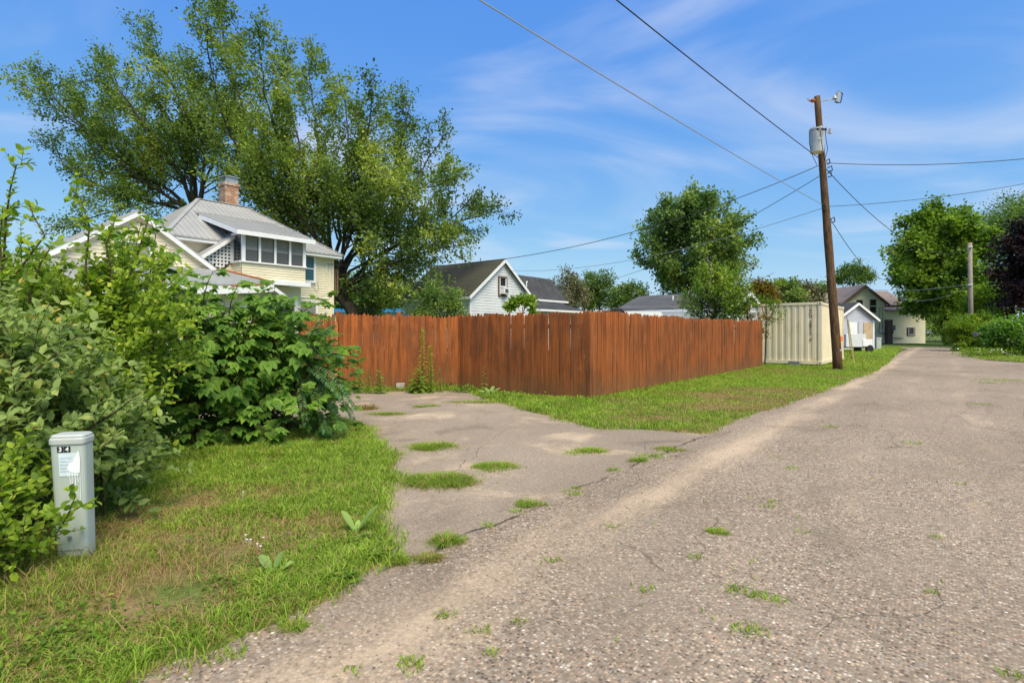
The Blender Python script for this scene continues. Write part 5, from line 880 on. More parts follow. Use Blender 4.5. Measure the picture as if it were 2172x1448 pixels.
def clump_tree(name, label, base, cen, rad, nclump, nleaf, ll, lm, seed=1, group=None, trunk=.2, cat='tree', cl=.28, lo=-.6, tpl=DIAMOND, parts=('trunk', 'crown')):
    """far tree: limbs to leaf clumps spread through the crown"""
    H = thing(name, label, cat, base, group); random.seed(seed); wood = MB(); fk = base.lerp(Vector((cen.x, cen.y, cen.z - rad.z * .6)), .9); wood.tube([base - UPZ * .2, fk, cen], [trunk, trunk * .7, trunk * .3], 7, False); lv = Leaves(); r_ = np.random.default_rng(seed)
    for i in range(nclump):
        z = lo + (1 - lo) * r_.random(); a = r_.random() * 6.283; h = math.sqrt(max(0, 1 - z * z)); k = (.45 + .55 * r_.random() ** .5) * (.85 + .3 * r_.random()); c = np.array(cen) + np.array([math.cos(a) * h * rad.x, math.sin(a) * h * rad.y, z * rad.z]) * k; s = min(rad) * cl * (.6 + .8 * r_.random())
        if i % 3 == 0: wood.tube([fk.lerp(cen, r_.random()), Vector(c)], [trunk * .25, .015], 4, False)
        n = int(nleaf / nclump * (.6 + .8 * r_.random())); g = r_.normal(0, 1, (n, 3)) * np.array([1, 1, .75]) * s * .55; p = c + g; dd = g + r_.normal(0, .6, (n, 3)) * s; nn = np.array([0, 0, 1.]) + r_.normal(0, .6, (n, 3)); tb = .45 + .5 * (r_.random() - .5); lv.add(p, dd, nn, ll * (.7 + .6 * r_.random(n)), ll * .65 * (.7 + .6 * r_.random(n)), np.clip(tb + r_.normal(0, .17, n), 0, 1))
    wood.build(parts[0], M['bark'], H); put_leaves(parts[1], lv, tpl, lm, H); return H
g0 = lambda px, Y: P(px, 704, Y).xy.to_3d()
FT = [('broad pale tree far behind the round maple on its left', 1272, 628, 78, 2.6, 3.2, 'far'), ('grey-brown thinning tree beyond the dark roofed house', 1205, 625, 76, 2.9, 3.0, 'farbrown'), ('green pointed tree between the brown tree and the pale one', 1240, 627, 82, 2.2, 3.6, 'far'), ('low green tree touching the left side of the garage roof', 1335, 640, 70, 2.2, 2.2, 'far'), ('yellow-orange turning tree behind the container left end', 1606, 634, 60, 1.8, 1.7, 'faryellow'), ('dark green tree behind the container top', 1650, 627, 62, 2.8, 1.9, 'maple2'), ('olive shrubby tree behind the container right of the dark one', 1700, 634, 64, 2.6, 1.8, 'farbrown'), ('low green treetop left of the utility pole behind the roofs', 1730, 628, 75, 2.0, 1.7, 'maple2'), ('lone round tree rising behind the far brown roof', 1811, 588, 100, 3.2, 2.7, 'far'), ('tall green tree behind the purple maple', 2165, 520, 78, 5.6, 7.2, 'maple2'), ('yellow-green young tree between the big leafy tree and purple maple', 2105, 630, 56, 2.4, 3.6, 'chestnut'), ('dark tree closing the view behind the big leafy tree', 2040, 660, 84, 5.2, 4.6, 'maple2'), ('pale green tree beyond the alley end right of the far house', 2000, 690, 95, 3.8, 3.2, 'far'), ('low dark thicket closing the alley end beside the hedge', 2030, 695, 74, 3.6, 2.2, 'maple2'), ('yellow-green tree under the left limbs of the big maple', 770, 625, 64, 3.0, 2.6, 'far'), ('bright green tree behind the blue roofed building', 815, 632, 70, 3.2, 3.0, 'far'), ('pale tree beside the white house gutter end', 848, 630, 74, 2.6, 2.8, 'farbrown'), ('green tree in the gap right of the yellow house', 735, 640, 60, 2.0, 2.2, 'far')]
for i, (lb, px, py, Y, rx, rz, mt) in enumerate(FT): clump_tree('tree', lb, g0(px, Y), P(px, py, Y), Vector((rx, rx, rz)), 46 if rx < 4 else 110, 5200 if rx < 4 else 26000, .30 if Y < 90 else .34, M[mt], 40 + i, 'trees in the background')
clump_tree('round_shrub', 'dark green rounded shrub before the white house side wall', g0(935, 27), P(936, 655, 27), Vector((1.15, 1.1, 1.25)), 46, 6500, .12, M['maple2'], 71, None, .06, 'shrub'); clump_tree('sumac_sapling', 'bright lime green sapling in front of the white gable', g0(1108, 22), P(1108, 650, 22), Vector((.50, .45, .55)), 18, 900, .15, M['privet'], 72, None, .03, 'sapling', tpl=LANCE)
clump_tree('hedge', 'rounded yellow-green clipped hedge beside the alley on the right', g0(2064, 41), P(2066, 706, 41), Vector((1.85, 1.6, 1.55)), 170, 20000, .12, M['privet'], 73, None, .06, 'hedge', .16, -.9); clump_tree('broadleaf_shrub', 'leafy dark green shrub at the right edge beside the hedge', g0(2150, 33), P(2152, 715, 33), Vector((1.75, 1.3, 1.2)), 80, 9000, .17, M['creeper'], 74, None, .06, 'shrub', .25, -.9); clump_tree('autumn_shrub', 'straggly reddish shrub overhanging the far end of the long fence', g0(1590, 22.7), P(1588, 684, 22.7), Vector((.75, .6, .95)), 26, 1500, .085, M['faryellow'], 75, None, .03, 'shrub'); clump_tree('wild_shrub', 'light green sprays drooping over the fence end by the container', g0(1622, 22.9), P(1625, 668, 22.6), Vector((.65, .5, .8)), 20, 700, .085, M['chestnut'], 76, None, .03, 'shrub')
# ------------------------------------------------------------------ shrubs in the foreground
def shrub(name, label, blobs, ntw, lm, tlen, lsp, ll, lw, tpl, seed, singles, pair=True, sw=.011, sprigs=(), palm=0, tint0=.45, dens=.5, stems=28, upb=.55, cat='shrub'):
    random.seed(seed); r_ = np.random.default_rng(seed); base = Vector((blobs[0][0].x, blobs[0][0].y, 0)); H = thing(name, label, cat, base); wood = MB(); lv = Leaves(); tot = sum(b[2] for b in blobs)
    def leafy(a, d, L_, tb, sc=1.0):
        a = np.array(a); d = np.array(d); n = max(2, int(L_ / lsp)); curve = np.array([0, 0, -.10 if not palm else -.05]); x = np.cross(d, [0, 0, 1.]); x = x / max(1e-6, np.linalg.norm(x)); z = np.cross(x, d)
        for i in range(n):
            s = (i + .6) / n; p = a + d * L_ * s + curve * L_ * s * s; ph = (i % 2) * 1.57 + r_.normal(0, .4); size = sc * (.45 + .85 * r_.random()) * (1 - .35 * s if not palm else 1)
            if palm:
                ax_ = d * .35 + x * math.cos(ph + i * 2.4) + z * math.sin(ph + i * 2.4) * .6 + np.array([0, 0, .1]); ax_ /= np.linalg.norm(ax_); pe = p + ax_ * ll * .55; wood.tube([Vector(p), Vector(pe)], [.0025, .002], 3, False); up_ = np.array([0, 0, 1.]) + r_.normal(0, .28, 3) + np.array([.12, -.35, 0]); up_ = up_ / np.linalg.norm(up_); f = ax_ - up_ * np.dot(ax_, up_); f /= np.linalg.norm(f); sd = np.cross(up_, f); k = palm
                for j in range(k): an = (j - (k - 1) / 2) * (.95 - .06 * k); q = f * math.cos(an) + sd * math.sin(an) - up_ * (.16 + .12 * r_.random()); lv.add(pe, q, up_, ll * size * (1 - .22 * abs(j - (k - 1) / 2)), lw * size, np.clip(tb + r_.normal(0, .1), 0, .99))
            else:
                for g in ((-1, 1) if pair else (1,)):
                    sd = x * math.cos(ph) * g + z * math.sin(ph) * g; q = d * .55 + sd * .9 + np.array([0, 0, .12]) + r_.normal(0, .18, 3); up_ = np.array([0, 0, 1.]) * .9 + r_.normal(0, .35, 3) + np.array([.1, -.3, 0]); lv.add(p, q, up_, ll * size, lw * size, np.clip(tb + r_.normal(0, .13) + .12 * s, 0, .995))
    for (c, rad, wgt) in blobs:
        for i in range(int(ntw * wgt / tot)):
            v = r_.normal(0, 1, 3); v /= np.linalg.norm(v); k = r_.random() ** dens
            if v[2] < -.75: v[2] = -v[2]
            p = np.array(c) + v * np.array(rad) * k
            if p[2] < .06: p[2] = .06 + .2 * r_.random()
            d = v * .75 + np.array([0, 0, upb]) + r_.normal(0, .35, 3); d /= np.linalg.norm(d); L_ = tlen * (.6 + .8 * r_.random()); tb = tint0 + .3 * (r_.random() - .5) + .12 * v[2]; e = p + d * L_ + np.array([0, 0, -.1]) * L_; wood.tube([Vector(p), Vector((p + e) / 2 + np.array([0, 0, .025 * L_])), Vector(e)], [.004, .003, .0015], 3, False); leafy(p, d, L_, tb)
            if i % max(1, int(ntw / stems)) == 0: f = Vector((c[0] + r_.normal(0, .25) * rad[0], c[1] + r_.normal(0, .25) * rad[1], 0)); m = f.lerp(Vector(p), .55) + UPZ * .12; wood.tube([f, m, Vector(p)], [.012, .009, .005], 5, False)
    for pts in sprigs:
        wood.tube(pts, [sw - sw * .72 * i / (len(pts) - 1) for i in range(len(pts))], 5, False)
        for a, b_ in zip(pts[:-1], pts[1:]):
            L_ = (b_ - a).length; dd = (b_ - a).normalized(); leafy(a, dd, L_, tint0 + .05)
            for k in range(int(L_ / .11)): s0 = a.lerp(b_, random.random()); td = (dd * .6 + rand_perp(dd) * .8 + UPZ * .2).normalized(); l2 = random.uniform(.08, .22); wood.tube([s0, s0 + td * l2], [.003, .0015], 3, False); leafy(s0, td, l2, tint0 + .05)
    tag(wood.build('stems', M['twig'], H), None, kind='stuff'); put_leaves('foliage', lv, tpl, lm, H, singles); NL[name + str(seed)] = sum(len(a) for a in lv.p); return H
V = lambda x, y, z: Vector((x, y, z))
shrub('lilac_shrub', 'grey-green leafy shrub rising directly behind the near utility pedestal', [(V(-3.75, 4.0, .72), V(.78, .55, .78), 1.), (V(-3.25, 4.15, .50), V(.42, .4, .55), .35), (V(-4.3, 4.1, .95), V(.6, .5, .85), .6)], 900, M['lilac'], .34, .050, .096, .058, OVAL, 21, 300, tint0=.48, sprigs=[[P(10, 860, 3.7), P(60, 800, 3.6), P(130, 740, 3.6), P(190, 690, 3.65)], [P(120, 1000, 3.6), P(200, 960, 3.55), P(262, 915, 3.6)], [P(170, 920, 3.8), P(250, 870, 3.75), P(300, 830, 3.75)]])
shrub('buckthorn_shrub', 'tall yellow-green shrub at the left edge with sprigs against the sky', [(V(-4.75, 5.3, 1.05), V(1.0, .7, .85), 1.), (V(-3.95, 5.5, 1.30), V(.62, .5, .58), .55), (V(-5.5, 5.6, 1.1), V(.9, .6, .85), .5), (V(-3.7, 5.0, .75), V(.40, .45, .55), .3), (V(-5.0, 5.6, 1.75), V(.75, .4, .42), .28), (V(-4.1, 5.8, 1.75), V(.5, .35, .5), .22)], 1300, M['privet'], .36, .052, .090, .064, OVAL, 22, 300, tint0=.42, sprigs=[[P(8, 560, 4.9), P(12, 470, 4.9), P(22, 400, 4.85), P(35, 350, 4.85), P(75, 345, 4.85)], [P(5, 620, 4.8), P(50, 560, 4.8), P(95, 500, 4.8), P(72, 460, 4.8), P(60, 430, 4.8)], [P(185, 640, 5.2), P(182, 560, 5.2), P(190, 480, 5.2), P(170, 420, 5.2), P(150, 400, 5.2)], [P(60, 640, 4.8), P(85, 560, 4.8), P(110, 520, 4.8)], [P(250, 640, 5.3), P(285, 560, 5.3), P(310, 480, 5.3), P(318, 450, 5.3)], [P(240, 600, 5.4), P(225, 520, 5.4), P(250, 450, 5.4)], [P(0, 700, 4.7), P(5, 600, 4.7), P(0, 500, 4.7), P(6, 440, 4.7)]])
shrub('dark_bush', 'big dark green bush with five-fingered leaves before the yellow house', [(V(-4.15, 7.2, .85), V(.95, .7, .85), 1.), (V(-3.25, 7.45, .75), V(.85, .65, .72), .85), (V(-4.7, 7.5, 1.0), V(.7, .6, .8), .4), (V(-3.5, 7.5, 1.2), V(.7, .5, .5), .35), (V(-4.0, 6.95, .35), V(1.0, .5, .38), .5), (V(-3.05, 7.15, .32), V(.75, .45, .36), .35), (V(-4.3, 7.7, .5), V(1.1, .3, .6), .4), (V(-3.2, 7.9, .5), V(.9, .3, .6), .3)], 820, M['creeper'], .38, .10, .165, .085, LANCE, 23, 300, palm=5, tint0=.45, upb=.35, sprigs=[[P(395, 760, 7.0), P(420, 680, 7.0), P(440, 600, 7.0), P(452, 575, 7.0)], [P(560, 740, 7.1), P(610, 700, 7.1), P(650, 655, 7.1), P(690, 640, 7.1)], [P(500, 720, 7.0), P(560, 660, 7.0), P(600, 625, 7.0)], [P(300, 700, 7.2), P(315, 600, 7.2), P(330, 500, 7.2), P(315, 455, 7.2)], [P(260, 640, 7.0), P(285, 540, 7.0), P(300, 470, 7.0)], [P(330, 660, 7.1), P(350, 570, 7.1), P(340, 520, 7.1)], [P(370, 680, 7.1), P(380, 620, 7.1), P(375, 560, 7.1)], [P(480, 700, 7.1), P(490, 640, 7.1), P(505, 600, 7.1)], [P(530, 690, 7.2), P(560, 630, 7.2)], [P(220, 620, 6.9), P(240, 540, 6.9), P(262, 500, 6.9)], [P(560, 820, 7.0), P(620, 770, 7.0), P(680, 720, 7.0)]])
shrub('low_shrub', 'low bright shrub overlapping the left foot of the near utility pedestal', [(V(-2.98, 3.02, .26), V(.34, .24, .28), 1.), (V(-3.15, 3.3, .32), V(.32, .25, .34), .6)], 210, M['privet'], .22, .042, .074, .050, OVAL, 24, 260, tint0=.36, stems=12, sw=.004, sprigs=[[P(120, 1130, 3.15), P(145, 1090, 3.12), P(160, 1050, 3.12), P(150, 1035, 3.12)]])
def fronds():
    b = G(650, 905); H = thing('tree_of_heaven', 'drooping blue-green fronds with paired leaflets at the bush right side', 'plant', b); lv = Leaves(); wood = MB(); random.seed(31); r_ = np.random.default_rng(31); root = b + UPZ * .95; wood.tube([b, b + UPZ * .5 + V(.03, 0, 0), root], [.022, .016, .01], 6, False)
    ends = [((645, 770), (690, 800), (722, 840)), ((650, 765), (710, 775), (742, 850)), ((650, 790), (720, 800), (752, 862)), ((640, 800), (700, 850), (735, 905)), ((640, 800), (680, 860), (690, 915)), ((620, 790), (640, 850), (650, 900)), ((650, 740), (690, 700), (706, 690)), ((660, 760), (700, 740), (728, 755)), ((630, 760), (660, 700), (690, 665)), ((650, 800), (745, 845), (748, 890)), ((660, 780), (680, 830), (712, 870))]
    for a, c_, e in ends:
        Y = 7.0 + random.uniform(-.25, .2); p0, p1, p2 = root.lerp(P(*a, Y), .6), P(*c_, Y), P(*e, Y - .05); n = 22; pts = [(p0 * (1 - t) ** 2 + p1 * 2 * t * (1 - t) + p2 * t * t) for t in [i / n for i in range(n + 1)]]; wood.tube(pts, [.006 - .004 * i / n for i in range(n + 1)], 4, False)
        for i in range(3, n + 1):
            d = (pts[i] - pts[i - 1]).normalized(); x = d.cross(UPZ).normalized()
            for g in (-1, 1): lv.add(np.array(pts[i]), np.array(x * g * .9 + d * .45 - UPZ * .35) + r_.normal(0, .12, 3), np.array([0, -.3, 1.]) + r_.normal(0, .25, 3), .085 * (1 - .3 * i / n), .032, np.clip(.5 + r_.normal(0, .18), 0, 1))
    tag(wood.build('stems', M['twig'], H), None, kind='stuff'); put_leaves('foliage', lv, LANCE, M['sumac'], H, 200)
fronds()
# ------------------------------------------------------------------ weeds, tufts and small things
def tuft(label, px, py, r, h, n, lean=1.0, tlo=.5, thi=.95, ry=None, w=.006, name='grass_tuft'):
    c = G(px, py); H = thing(name, label, 'grass tuft', c); ry = ry or r; n = int(n * .8); m = max(5, int(r * 34)); ca = rng.random(m) * 6.283; cr = np.sqrt(rng.random(m)) * .85; gx = np.cos(ca) * cr; gy = np.sin(ca) * cr; hk = .55 + .75 * rng.random(m); wt = .3 + rng.random(m); idx = rng.choice(m, n, p=wt / wt.sum()); sg = .16 + .16 * rng.random(m); far_ = np.where(rng.random(n) < .12, 2.2, 1.)
    X = c.x + (gx[idx] + rng.normal(0, 1, n) * sg[idx] * far_) * r; Y = c.y + (gy[idx] + rng.normal(0, 1, n) * sg[idx] * far_) * ry; q = np.hypot((X - c.x) / r, (Y - c.y) / ry); out = np.arctan2((Y - c.y) / ry - gy[idx] * .6, (X - c.x) / r - gx[idx] * .6) + rng.normal(0, .6, n)
    Hh = hk[idx] * h * (.45 + .8 * rng.random(n)) * np.clip(1.1 - .45 * q, .4, 1); blades('blades', X, Y, Hh, w * (.6 + .8 * rng.random(n)), np.clip(tlo + (thi - tlo) * rng.random(n) - .42 * (rng.random(n) < .22), 0, 1), lean, .0, parent=H, ldir=out)['kind'] = 'stuff'
for a in (('big sprawling grass tuft on the driveway nearest the camera side', 925, 1022, .30, .11, 2600, 1.7, .5, .85, .22), ('wide grass tuft in the middle of the driveway beside a dark stain', 925, 948, .34, .07, 2400, 1.3, .55, .95, .22), ('flat round grass tuft right of the big sprawling one', 1050, 991, .24, .05, 1700, 1.4, .55, .95, .2), ('oval grass tuft on the driveway near its alley edge', 1250, 960, .24, .05, 1500, 1.3, .55, .95, .22), ('yellowing low mat of grass at the far driveway right side', 1010, 853, .55, .05, 1800, 1.2, .45, .9, .3), ('small grass tuft far back on the driveway by the dark stain', 905, 862, .24, .06, 700, 1.2, .5, .9, .16), ('flat grass mat at the back left of the driveway', 825, 878, .36, .05, 1300, 1.2, .45, .9, .22), ('spiky dark tuft in the driveway seam closest to the grass verge', 945, 1153, .075, .085, 420, 1.7, .5, .8, .06), ('spiky tuft in the middle of the driveway seam', 1133, 1070, .10, .075, 480, 1.5, .55, .9, .08), ('small spiky tuft in the seam near the far grass strip', 1355, 977, .11, .07, 360, 1.5, .55, .9, .08), ('reddish flat weed mat at the verge corner', 897, 1185, .115, .035, 900, 1.4, .1, .75, .09), ('bright tuft left of the reddish weed mat', 846, 1188, .07, .07, 420, 1.5, .6, .95, .06), ('lone green tuft in the middle of the alley', 1525, 1127, .075, .03, 420, 1.5, .6, .95, .06), ('tiny tuft on the gravel below the verge edge', 622, 1332, .06, .05, 260, 1.6, .55, .95, .045), ('straw-yellow thin grass patch at the left of the driveway', 765, 868, .3, .16, 500, .9, .12, .4, .2), ('yellowish mat by the tip of the far grass strip', 1425, 952, .22, .03, 900, 1.4, .3, .8, .14), ('small bright tuft beside the spiky dark one', 972, 1146, .05, .05, 240, 1.4, .6, .95, .04), ('pale tuft spilling from the verge onto the driveway edge', 822, 967, .25, .08, 1400, 1.5, .55, .95, .22)):
    tuft(*a)
def seam_weeds():
    X = []; Y = []
    for px, py, k, s in ((1035, 1115, 60, .03), (1095, 1085, 60, .03), (1213, 1047, 120, .06), (1225, 1035, 60, .03), (1300, 997, 60, .04), (1385, 967, 120, .09), (1415, 955, 80, .07), (1565, 1252, 90, .035), (1640, 1272, 90, .035), (1600, 1262, 60, .03), (1585, 1335, 110, .04), (1640, 1075, 40, .03), (945, 1305, 70, .03), (1020, 1340, 50, .025), (870, 1410, 110, .035), (495, 1388, 90, .03), (1045, 1385, 30, .02), (1100, 1320, 30, .02), (1985, 1140, 25, .02), (1975, 1255, 20, .02), (2150, 1435, 50, .03), (1680, 992, 25, .05), (1940, 940, 25, .06), (2090, 858, 60, .12), (2130, 806, 300, .35), (2090, 812, 120, .2), (1760, 905, 30, .08), (1640, 1063, 40, .03), (1470, 1180, 40, .03), (1370, 1250, 40, .03), (1300, 1120, 40, .04), (1180, 1190, 50, .03), (745, 1420, 40, .025), (1700, 1130, 20, .03), (2030, 1025, 20, .03)):
        c = G(px, py); k = int(k * (.45 if py > 1000 else 1)); X.append(rng.normal(c.x, s, k)); Y.append(rng.normal(c.y, s * .8, k))
    # weeds strewn over the paving
    m = 900; u = rng.random(m) ** 1.2 * 24; v = -2.5 + 3.4 * rng.random(m); x = u * DU.x + v * DV.x; y = u * DU.y + v * DV.y; k = fbm(x * 1.1, y * 1.1, 55, 3) > .60; X.append(x[k]); Y.append(y[k]); X = np.concatenate(X); Y = np.concatenate(Y); n = len(X)
    tag(blades('paving_weeds', X, Y, .012 + .028 * rng.random(n), .004 + .004 * rng.random(n) + .0005 * Y, np.clip(.42 + .5 * rng.random(n), 0, 1), 1.5, .001), 'sparse tiny weeds growing from cracks in the alley paving', 'weeds', kind='stuff')
seam_weeds()
def gravel():
    m = 9000; u = .6 + 7.5 * rng.random(m) ** 1.6; v = -2.7 + 4.2 * rng.random(m); X = u * DU.x + v * DV.x; Y = u * DU.y + v * DV.y; k = (edge_f(REG_A, X, Y) < -.01) & (Y > 1.6); X, Y = X[k], Y[k]; n = len(X)
    base = np.array([(1, 0, 0), (0, 1, 0), (-1, 0, 0), (0, -1, 0), (0, 0, .75)]); R = (.003 + .006 * rng.random(n) ** 2.5) * (1 + .03 * Y); a = rng.random(n) * 6.28; ca, sa = np.cos(a), np.sin(a); st = .6 + .7 * rng.random(n); Vv = np.zeros((n, 5, 3))
    for j in range(5):
        bx = base[j, 0] * st * (.8 + .4 * rng.random(n)); by = base[j, 1] * (.8 + .4 * rng.random(n)); Vv[:, j, 0] = X + (bx * ca - by * sa) * R; Vv[:, j, 1] = Y + (bx * sa + by * ca) * R; Vv[:, j, 2] = .0005 + base[j, 2] * R
    FF = (np.array([0, 1, 4, 1, 2, 4, 2, 3, 4, 3, 0, 4])[None] + (np.arange(n) * 5)[:, None]).ravel(); me = npmesh('gravel', Vv.reshape(-1, 3), FF, np.full(4 * n, 3), np.repeat(rng.random(n), 5), True)
    mt, nt, bs, out = nodes('loose_stone'); b = NB(nt); at = b.n('ShaderNodeAttribute'); at.attribute_name = 'tint'; b.L(b.ramp(at.outputs['Fac'], [(0, (.10, .08, .065)), (.3, (.24, .17, .13)), (.55, (.30, .25, .21)), (.85, (.38, .30, .23)), (1, (.50, .45, .39))]), bs.inputs['Base Color']); bs.inputs['Roughness'].default_value = .85; me.materials.append(mt); tag(put('gravel', me, None), 'loose small stones lying on the near alley paving', 'gravel', kind='stuff')
gravel()
def mullein(label, px, py, leaves):
    c = G(px, py); H = thing('mullein_plant', label, 'plant', c); lf = T([(0, .0, 0), (.25, .22, .05), (.6, .46, .03), (.85, .33, -.03), (1, 0, -.10), (.85, -.33, -.03), (.6, -.46, .03), (.25, -.22, .05), (.3, 0, 0), (.65, 0, -.03)], [(0, 1, 8), (1, 2, 9, 8), (2, 3, 9), (3, 4, 9), (0, 8, 7), (8, 9, 6, 7), (9, 5, 6), (9, 4, 5)]); lv = Leaves()
    for az, el, L_, w in leaves: d = np.array([math.cos(az) * math.cos(el), math.sin(az) * math.cos(el), math.sin(el)]); lv.add(np.array(c) + np.array([0, 0, .015]), d, np.array([-math.cos(az) * math.sin(el), -math.sin(az) * math.sin(el) - .2, math.cos(el)]), L_, w, random.random())
    arr = lv.cat()
    for i in range(len(arr[0])): me = leafmesh('leaf', tuple(a[i:i + 1] for a in arr), lf, c); me.materials.append(M['mullein']); me.polygons.foreach_set('use_smooth', [True] * len(me.polygons)); o = put('leaf', me, None, H); s_ = o.modifiers.new('s', 'SUBSURF'); s_.levels = 1; s_.render_levels = 1
mullein('pale mullein plant with two upright leaves at the driveway corner of the verge', 755, 1140, [(.2, 1.0, .27, .09), (2.9, 1.05, .21, .075), (-2.2, .3, .13, .06), (-.5, .35, .16, .06), (1.6, .9, .12, .05)]); mullein('pale mullein plant with spread leaves near the alley edge of the verge', 580, 1228, [(2.6, .75, .17, .07), (1.0, 1.2, .15, .06), (.25, .7, .14, .06), (-1.2, .5, .10, .05)]); mullein('broad leaved weed at the foot of the short fence side', 1040, 838, [(.3, .6, .3, .12), (1.2, .8, .28, .11), (2.2, .6, .3, .12), (3.1, .4, .3, .12), (4.2, .3, .28, .11), (5.3, .3, .3, .12)])
def stalk(label, px, py, top, Y, seed, spread=.19, kind='goldenrod_weed', ll=.11, lw=.034, cat='weed', n=72, flower=False, mat='weed', tint=.5):
    c = g0(px, Y); H = thing(kind, label, cat, c); r_ = np.random.default_rng(seed); tp = P(px + r_.normal(0, 3), top, Y); w = MB(); w.tube([c, c.lerp(tp, .5) + V(.02, 0, 0), tp], [.007, .005, .002], 5, False); w.build('stem', M['twig'], H); lv = Leaves(); h = tp.z
    for i in range(n):
        t = (i + r_.random()) / n; a = i * 2.4; s = spread * (1.0 - .55 * t); d = np.array([math.cos(a), math.sin(a) - .15, .35 - .5 * (1 - t)]); lv.add(np.array(c.lerp(tp, t)), d, np.array([0, -.3, 1.]) + r_.normal(0, .25, 3), ll * (1.15 - .5 * t) * (s / .11), lw * (s / .11), np.clip(tint + r_.normal(0, .13) + (.35 * t if flower else .1 * t), 0, 1))
    if flower:
        for i in range(90): t = .72 + .28 * r_.random(); p = np.array(c.lerp(tp, t)) + r_.normal(0, .035 * (1.2 - t) / .4, 3); lv.add(p, r_.normal(0, 1, 3) + np.array([0, 0, .6]), r_.normal(0, 1, 3), .035, .022, np.clip(.86 + r_.normal(0, .08), 0, 1))
    put_leaves('foliage', lv, LANCE, M[mat], H)
stalk('tallest yellow topped goldenrod against the back fence', 895, 815, 698, 13.0, 1, flower=True); stalk('second tall goldenrod right of the tallest one', 912, 815, 735, 13.05, 2, flower=True); stalk('leafy weed stalk left of the concrete block by the fence', 760, 825, 757, 12.75, 3, .16); stalk('short leafy stalk right of the leftmost weed', 782, 825, 782, 12.7, 4, .13); stalk('broad leaved weed stalk just left of the concrete block', 806, 825, 786, 12.7, 5, .2, ll=.13, lw=.06, n=26, tint=.35); stalk('broad leaved weed right of the concrete block', 884, 825, 782, 12.8, 6, .24, ll=.14, lw=.06, n=34, tint=.35); stalk('bushy goldenrod stem below the second tall one', 914, 825, 768, 12.8, 7, .13); stalk('thin goldenrod near the fence inner corner', 935, 822, 775, 13.0, 8, .10); stalk('thin weed in front of the short fence side', 1028, 838, 772, 12.1, 9, .13, n=24, tint=.6); stalk('small weed behind the thin inner corner goldenrod', 872, 822, 768, 13.0, 10, .09)
def low_weeds():
    lv = Leaves()
    for px, py, k, s in ((770, 826, 260, .35), (830, 826, 160, .3), (900, 826, 300, .4), (950, 824, 340, .4), (990, 832, 240, .25), (730, 828, 120, .3), (1060, 846, 160, .25)):
        c = G(px, py); p = np.stack([rng.normal(c.x, s, k), rng.normal(c.y, .09, k), .02 + .14 * rng.random(k) ** 1.5], 1); lv.add(p, rng.normal(0, 1, (k, 3)) + [0, 0, .3], np.array([0, -.2, 1.]) + rng.normal(0, .4, (k, 3)), .05 + .04 * rng.random(k), .025 + .02 * rng.random(k), np.clip(.4 + rng.normal(0, .18, k), 0, 1))
    me = leafmesh('ground_weeds', lv.cat(), OVAL, (0, 0, 0)); me.materials.append(M['weed']); tag(put('ground_weeds', me, None), 'low leafy weeds along the bottom of the back fence', 'weeds', kind='stuff')
    lv = Leaves()
    for px, py, k, s in ((330, 1040, 240, .16), (300, 1075, 90, .12), (770, 1165, 160, .07), (725, 1232, 140, .06), (790, 1190, 130, .06), (180, 1360, 260, .14), (60, 1420, 260, .2), (360, 1180, 60, .12), (440, 1050, 60, .1), (480, 1250, 40, .06), (120, 1300, 120, .12)):
        c = G(px, py); p = np.stack([rng.normal(c.x, s, k), rng.normal(c.y, s * .8, k), .015 + .05 * rng.random(k)], 1); lv.add(p, rng.normal(0, 1, (k, 3)) * [1, 1, .4] + [0, 0, .2], np.array([0, -.2, 1.]) + rng.normal(0, .35, (k, 3)), .022 + .022 * rng.random(k), .014 + .012 * rng.random(k), np.clip(.38 + rng.normal(0, .2, k), 0, 1))
    me = leafmesh('ground_weeds', lv.cat(), OVAL, (0, 0, 0)); me.materials.append(M['weed']); tag(put('ground_weeds', me, None), 'clover-like weeds scattered through the near verge grass', 'weeds', kind='stuff')
    fl = MB(); random.seed(4)
    for px, py in ((523, 1163), (531, 1162), (558, 1160), (545, 1172), (552, 1176), (793, 1188), (515, 1063), (566, 960), (520, 1158)):
        c = G(px, py) + UPZ * (.05 + random.random() * .03); fl.tube([G(px, py), c], .0015, 3, False)
        for k in range(7): a = k * .9; fl.add([c, c + V(math.cos(a) * .009, math.sin(a) * .009, .004), c + V(math.cos(a + .7) * .009, math.sin(a + .7) * .009, .006)], [(0, 1, 2)])
    tag(fl.build('wild_flowers', M['petal']), 'tiny white clover blossoms dotted over the near verge', 'flowers', kind='stuff')
low_weeds()
bk_ = G(850, 828); t = thing('concrete_block', 'pale cracked concrete block standing against the back fence', 'block', bk_); MB().box(bk_ + UPZ * .13, .20, .14, .10).build('upper_piece', M['concrete'], t, bevel=.008); MB().box(bk_ + UPZ * .035 + V(.008, -.005, 0), .19, .14, .085).build('lower_piece', M['concrete'], t, bevel=.008)
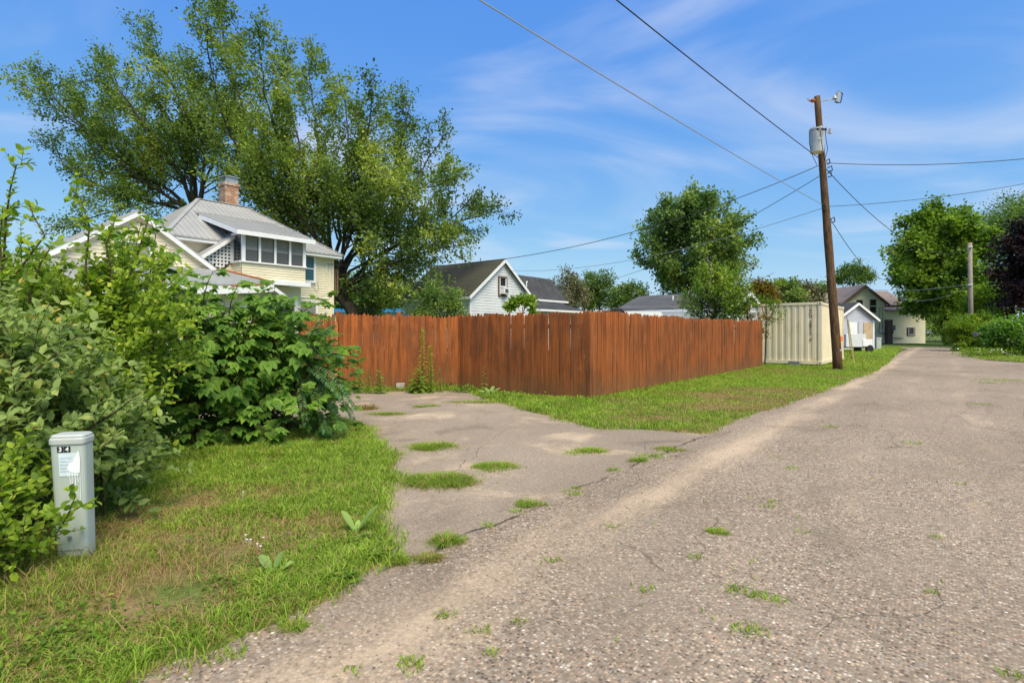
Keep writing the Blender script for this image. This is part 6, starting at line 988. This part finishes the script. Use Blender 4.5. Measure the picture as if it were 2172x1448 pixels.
def right_side():
    c = G(2088, 753); t = thing('mail_box', 'small dark box on a thin post beside the right hand shrubs', 'mailbox', c); MB().tube([c, c + UPZ * 1.15], .035, 6).build('post', M['beigesoffit'], t); MB().box(c + UPZ * 1.28 - V(.12, 0, 0), 1.0, .35, .28).build('box', M['greyblock'], t, bevel=.05); MB().box(c + UPZ * 1.30 + V(-.25, -.18, 0), .4, .02, .07).build('plate', M['white'], t)
    for i, px in enumerate((2108, 2138)): q = G(px, 752 - 3 * i); tag(MB().tube([q, q + UPZ * (1.35 - .45 * i)], .035, 6).build('fence_post', M['polegrey'], loc=q), ['thin grey stake behind the mailbox', 'short dark stake at the foot of the right shrub'][i], 'stake')
    q = G(2150, 757); tag(MB().tube([q - V(.7, 0, -.28), q + V(.3, 0, .02)], .03, 6).build('fallen_branch', M['polegrey'], loc=q), 'pale branch lying in the weeds at the right edge', 'branch')
    lv = Leaves(); r_ = np.random.default_rng(5); c = G(2085, 757); k = 900; p = np.stack([r_.normal(c.x, .75, k), r_.normal(c.y, .5, k), .05 + .45 * r_.random(k)], 1); lv.add(p, r_.normal(0, 1, (k, 3)) + [0, 0, .5], r_.normal(0, .5, (k, 3)) + [0, 0, 1], .14, .05, np.clip(.5 + r_.normal(0, .2, k), 0, 1)); me = leafmesh('flower_patch', lv.cat(), LANCE, (0, 0, 0)); me.materials.append(M['weed']); tag(put('flower_patch', me, None), 'weedy flower patch below the right hand shrubs', 'flowers', kind='stuff')
    f = MB(); random.seed(6)
    for i in range(15):
        q = V(random.gauss(c.x - .1, .75), random.gauss(c.y - .35, .35), random.uniform(.15, .5)); f.add([q + V(math.cos(a * 1.047) * .05, random.uniform(-.02, .02), math.sin(a * 1.047) * .035) for a in range(6)], [tuple(range(6))])
    tag(f.build('blossoms', M['petal']), 'white blossoms in the flower patch below the right shrubs', 'flowers', kind='stuff')
right_side()
print('LEAVES', NL, 'objects', len(bpy.data.objects), 'tris', sum(sum(len(p.vertices) - 2 for p in m.polygons) for m in bpy.data.meshes))
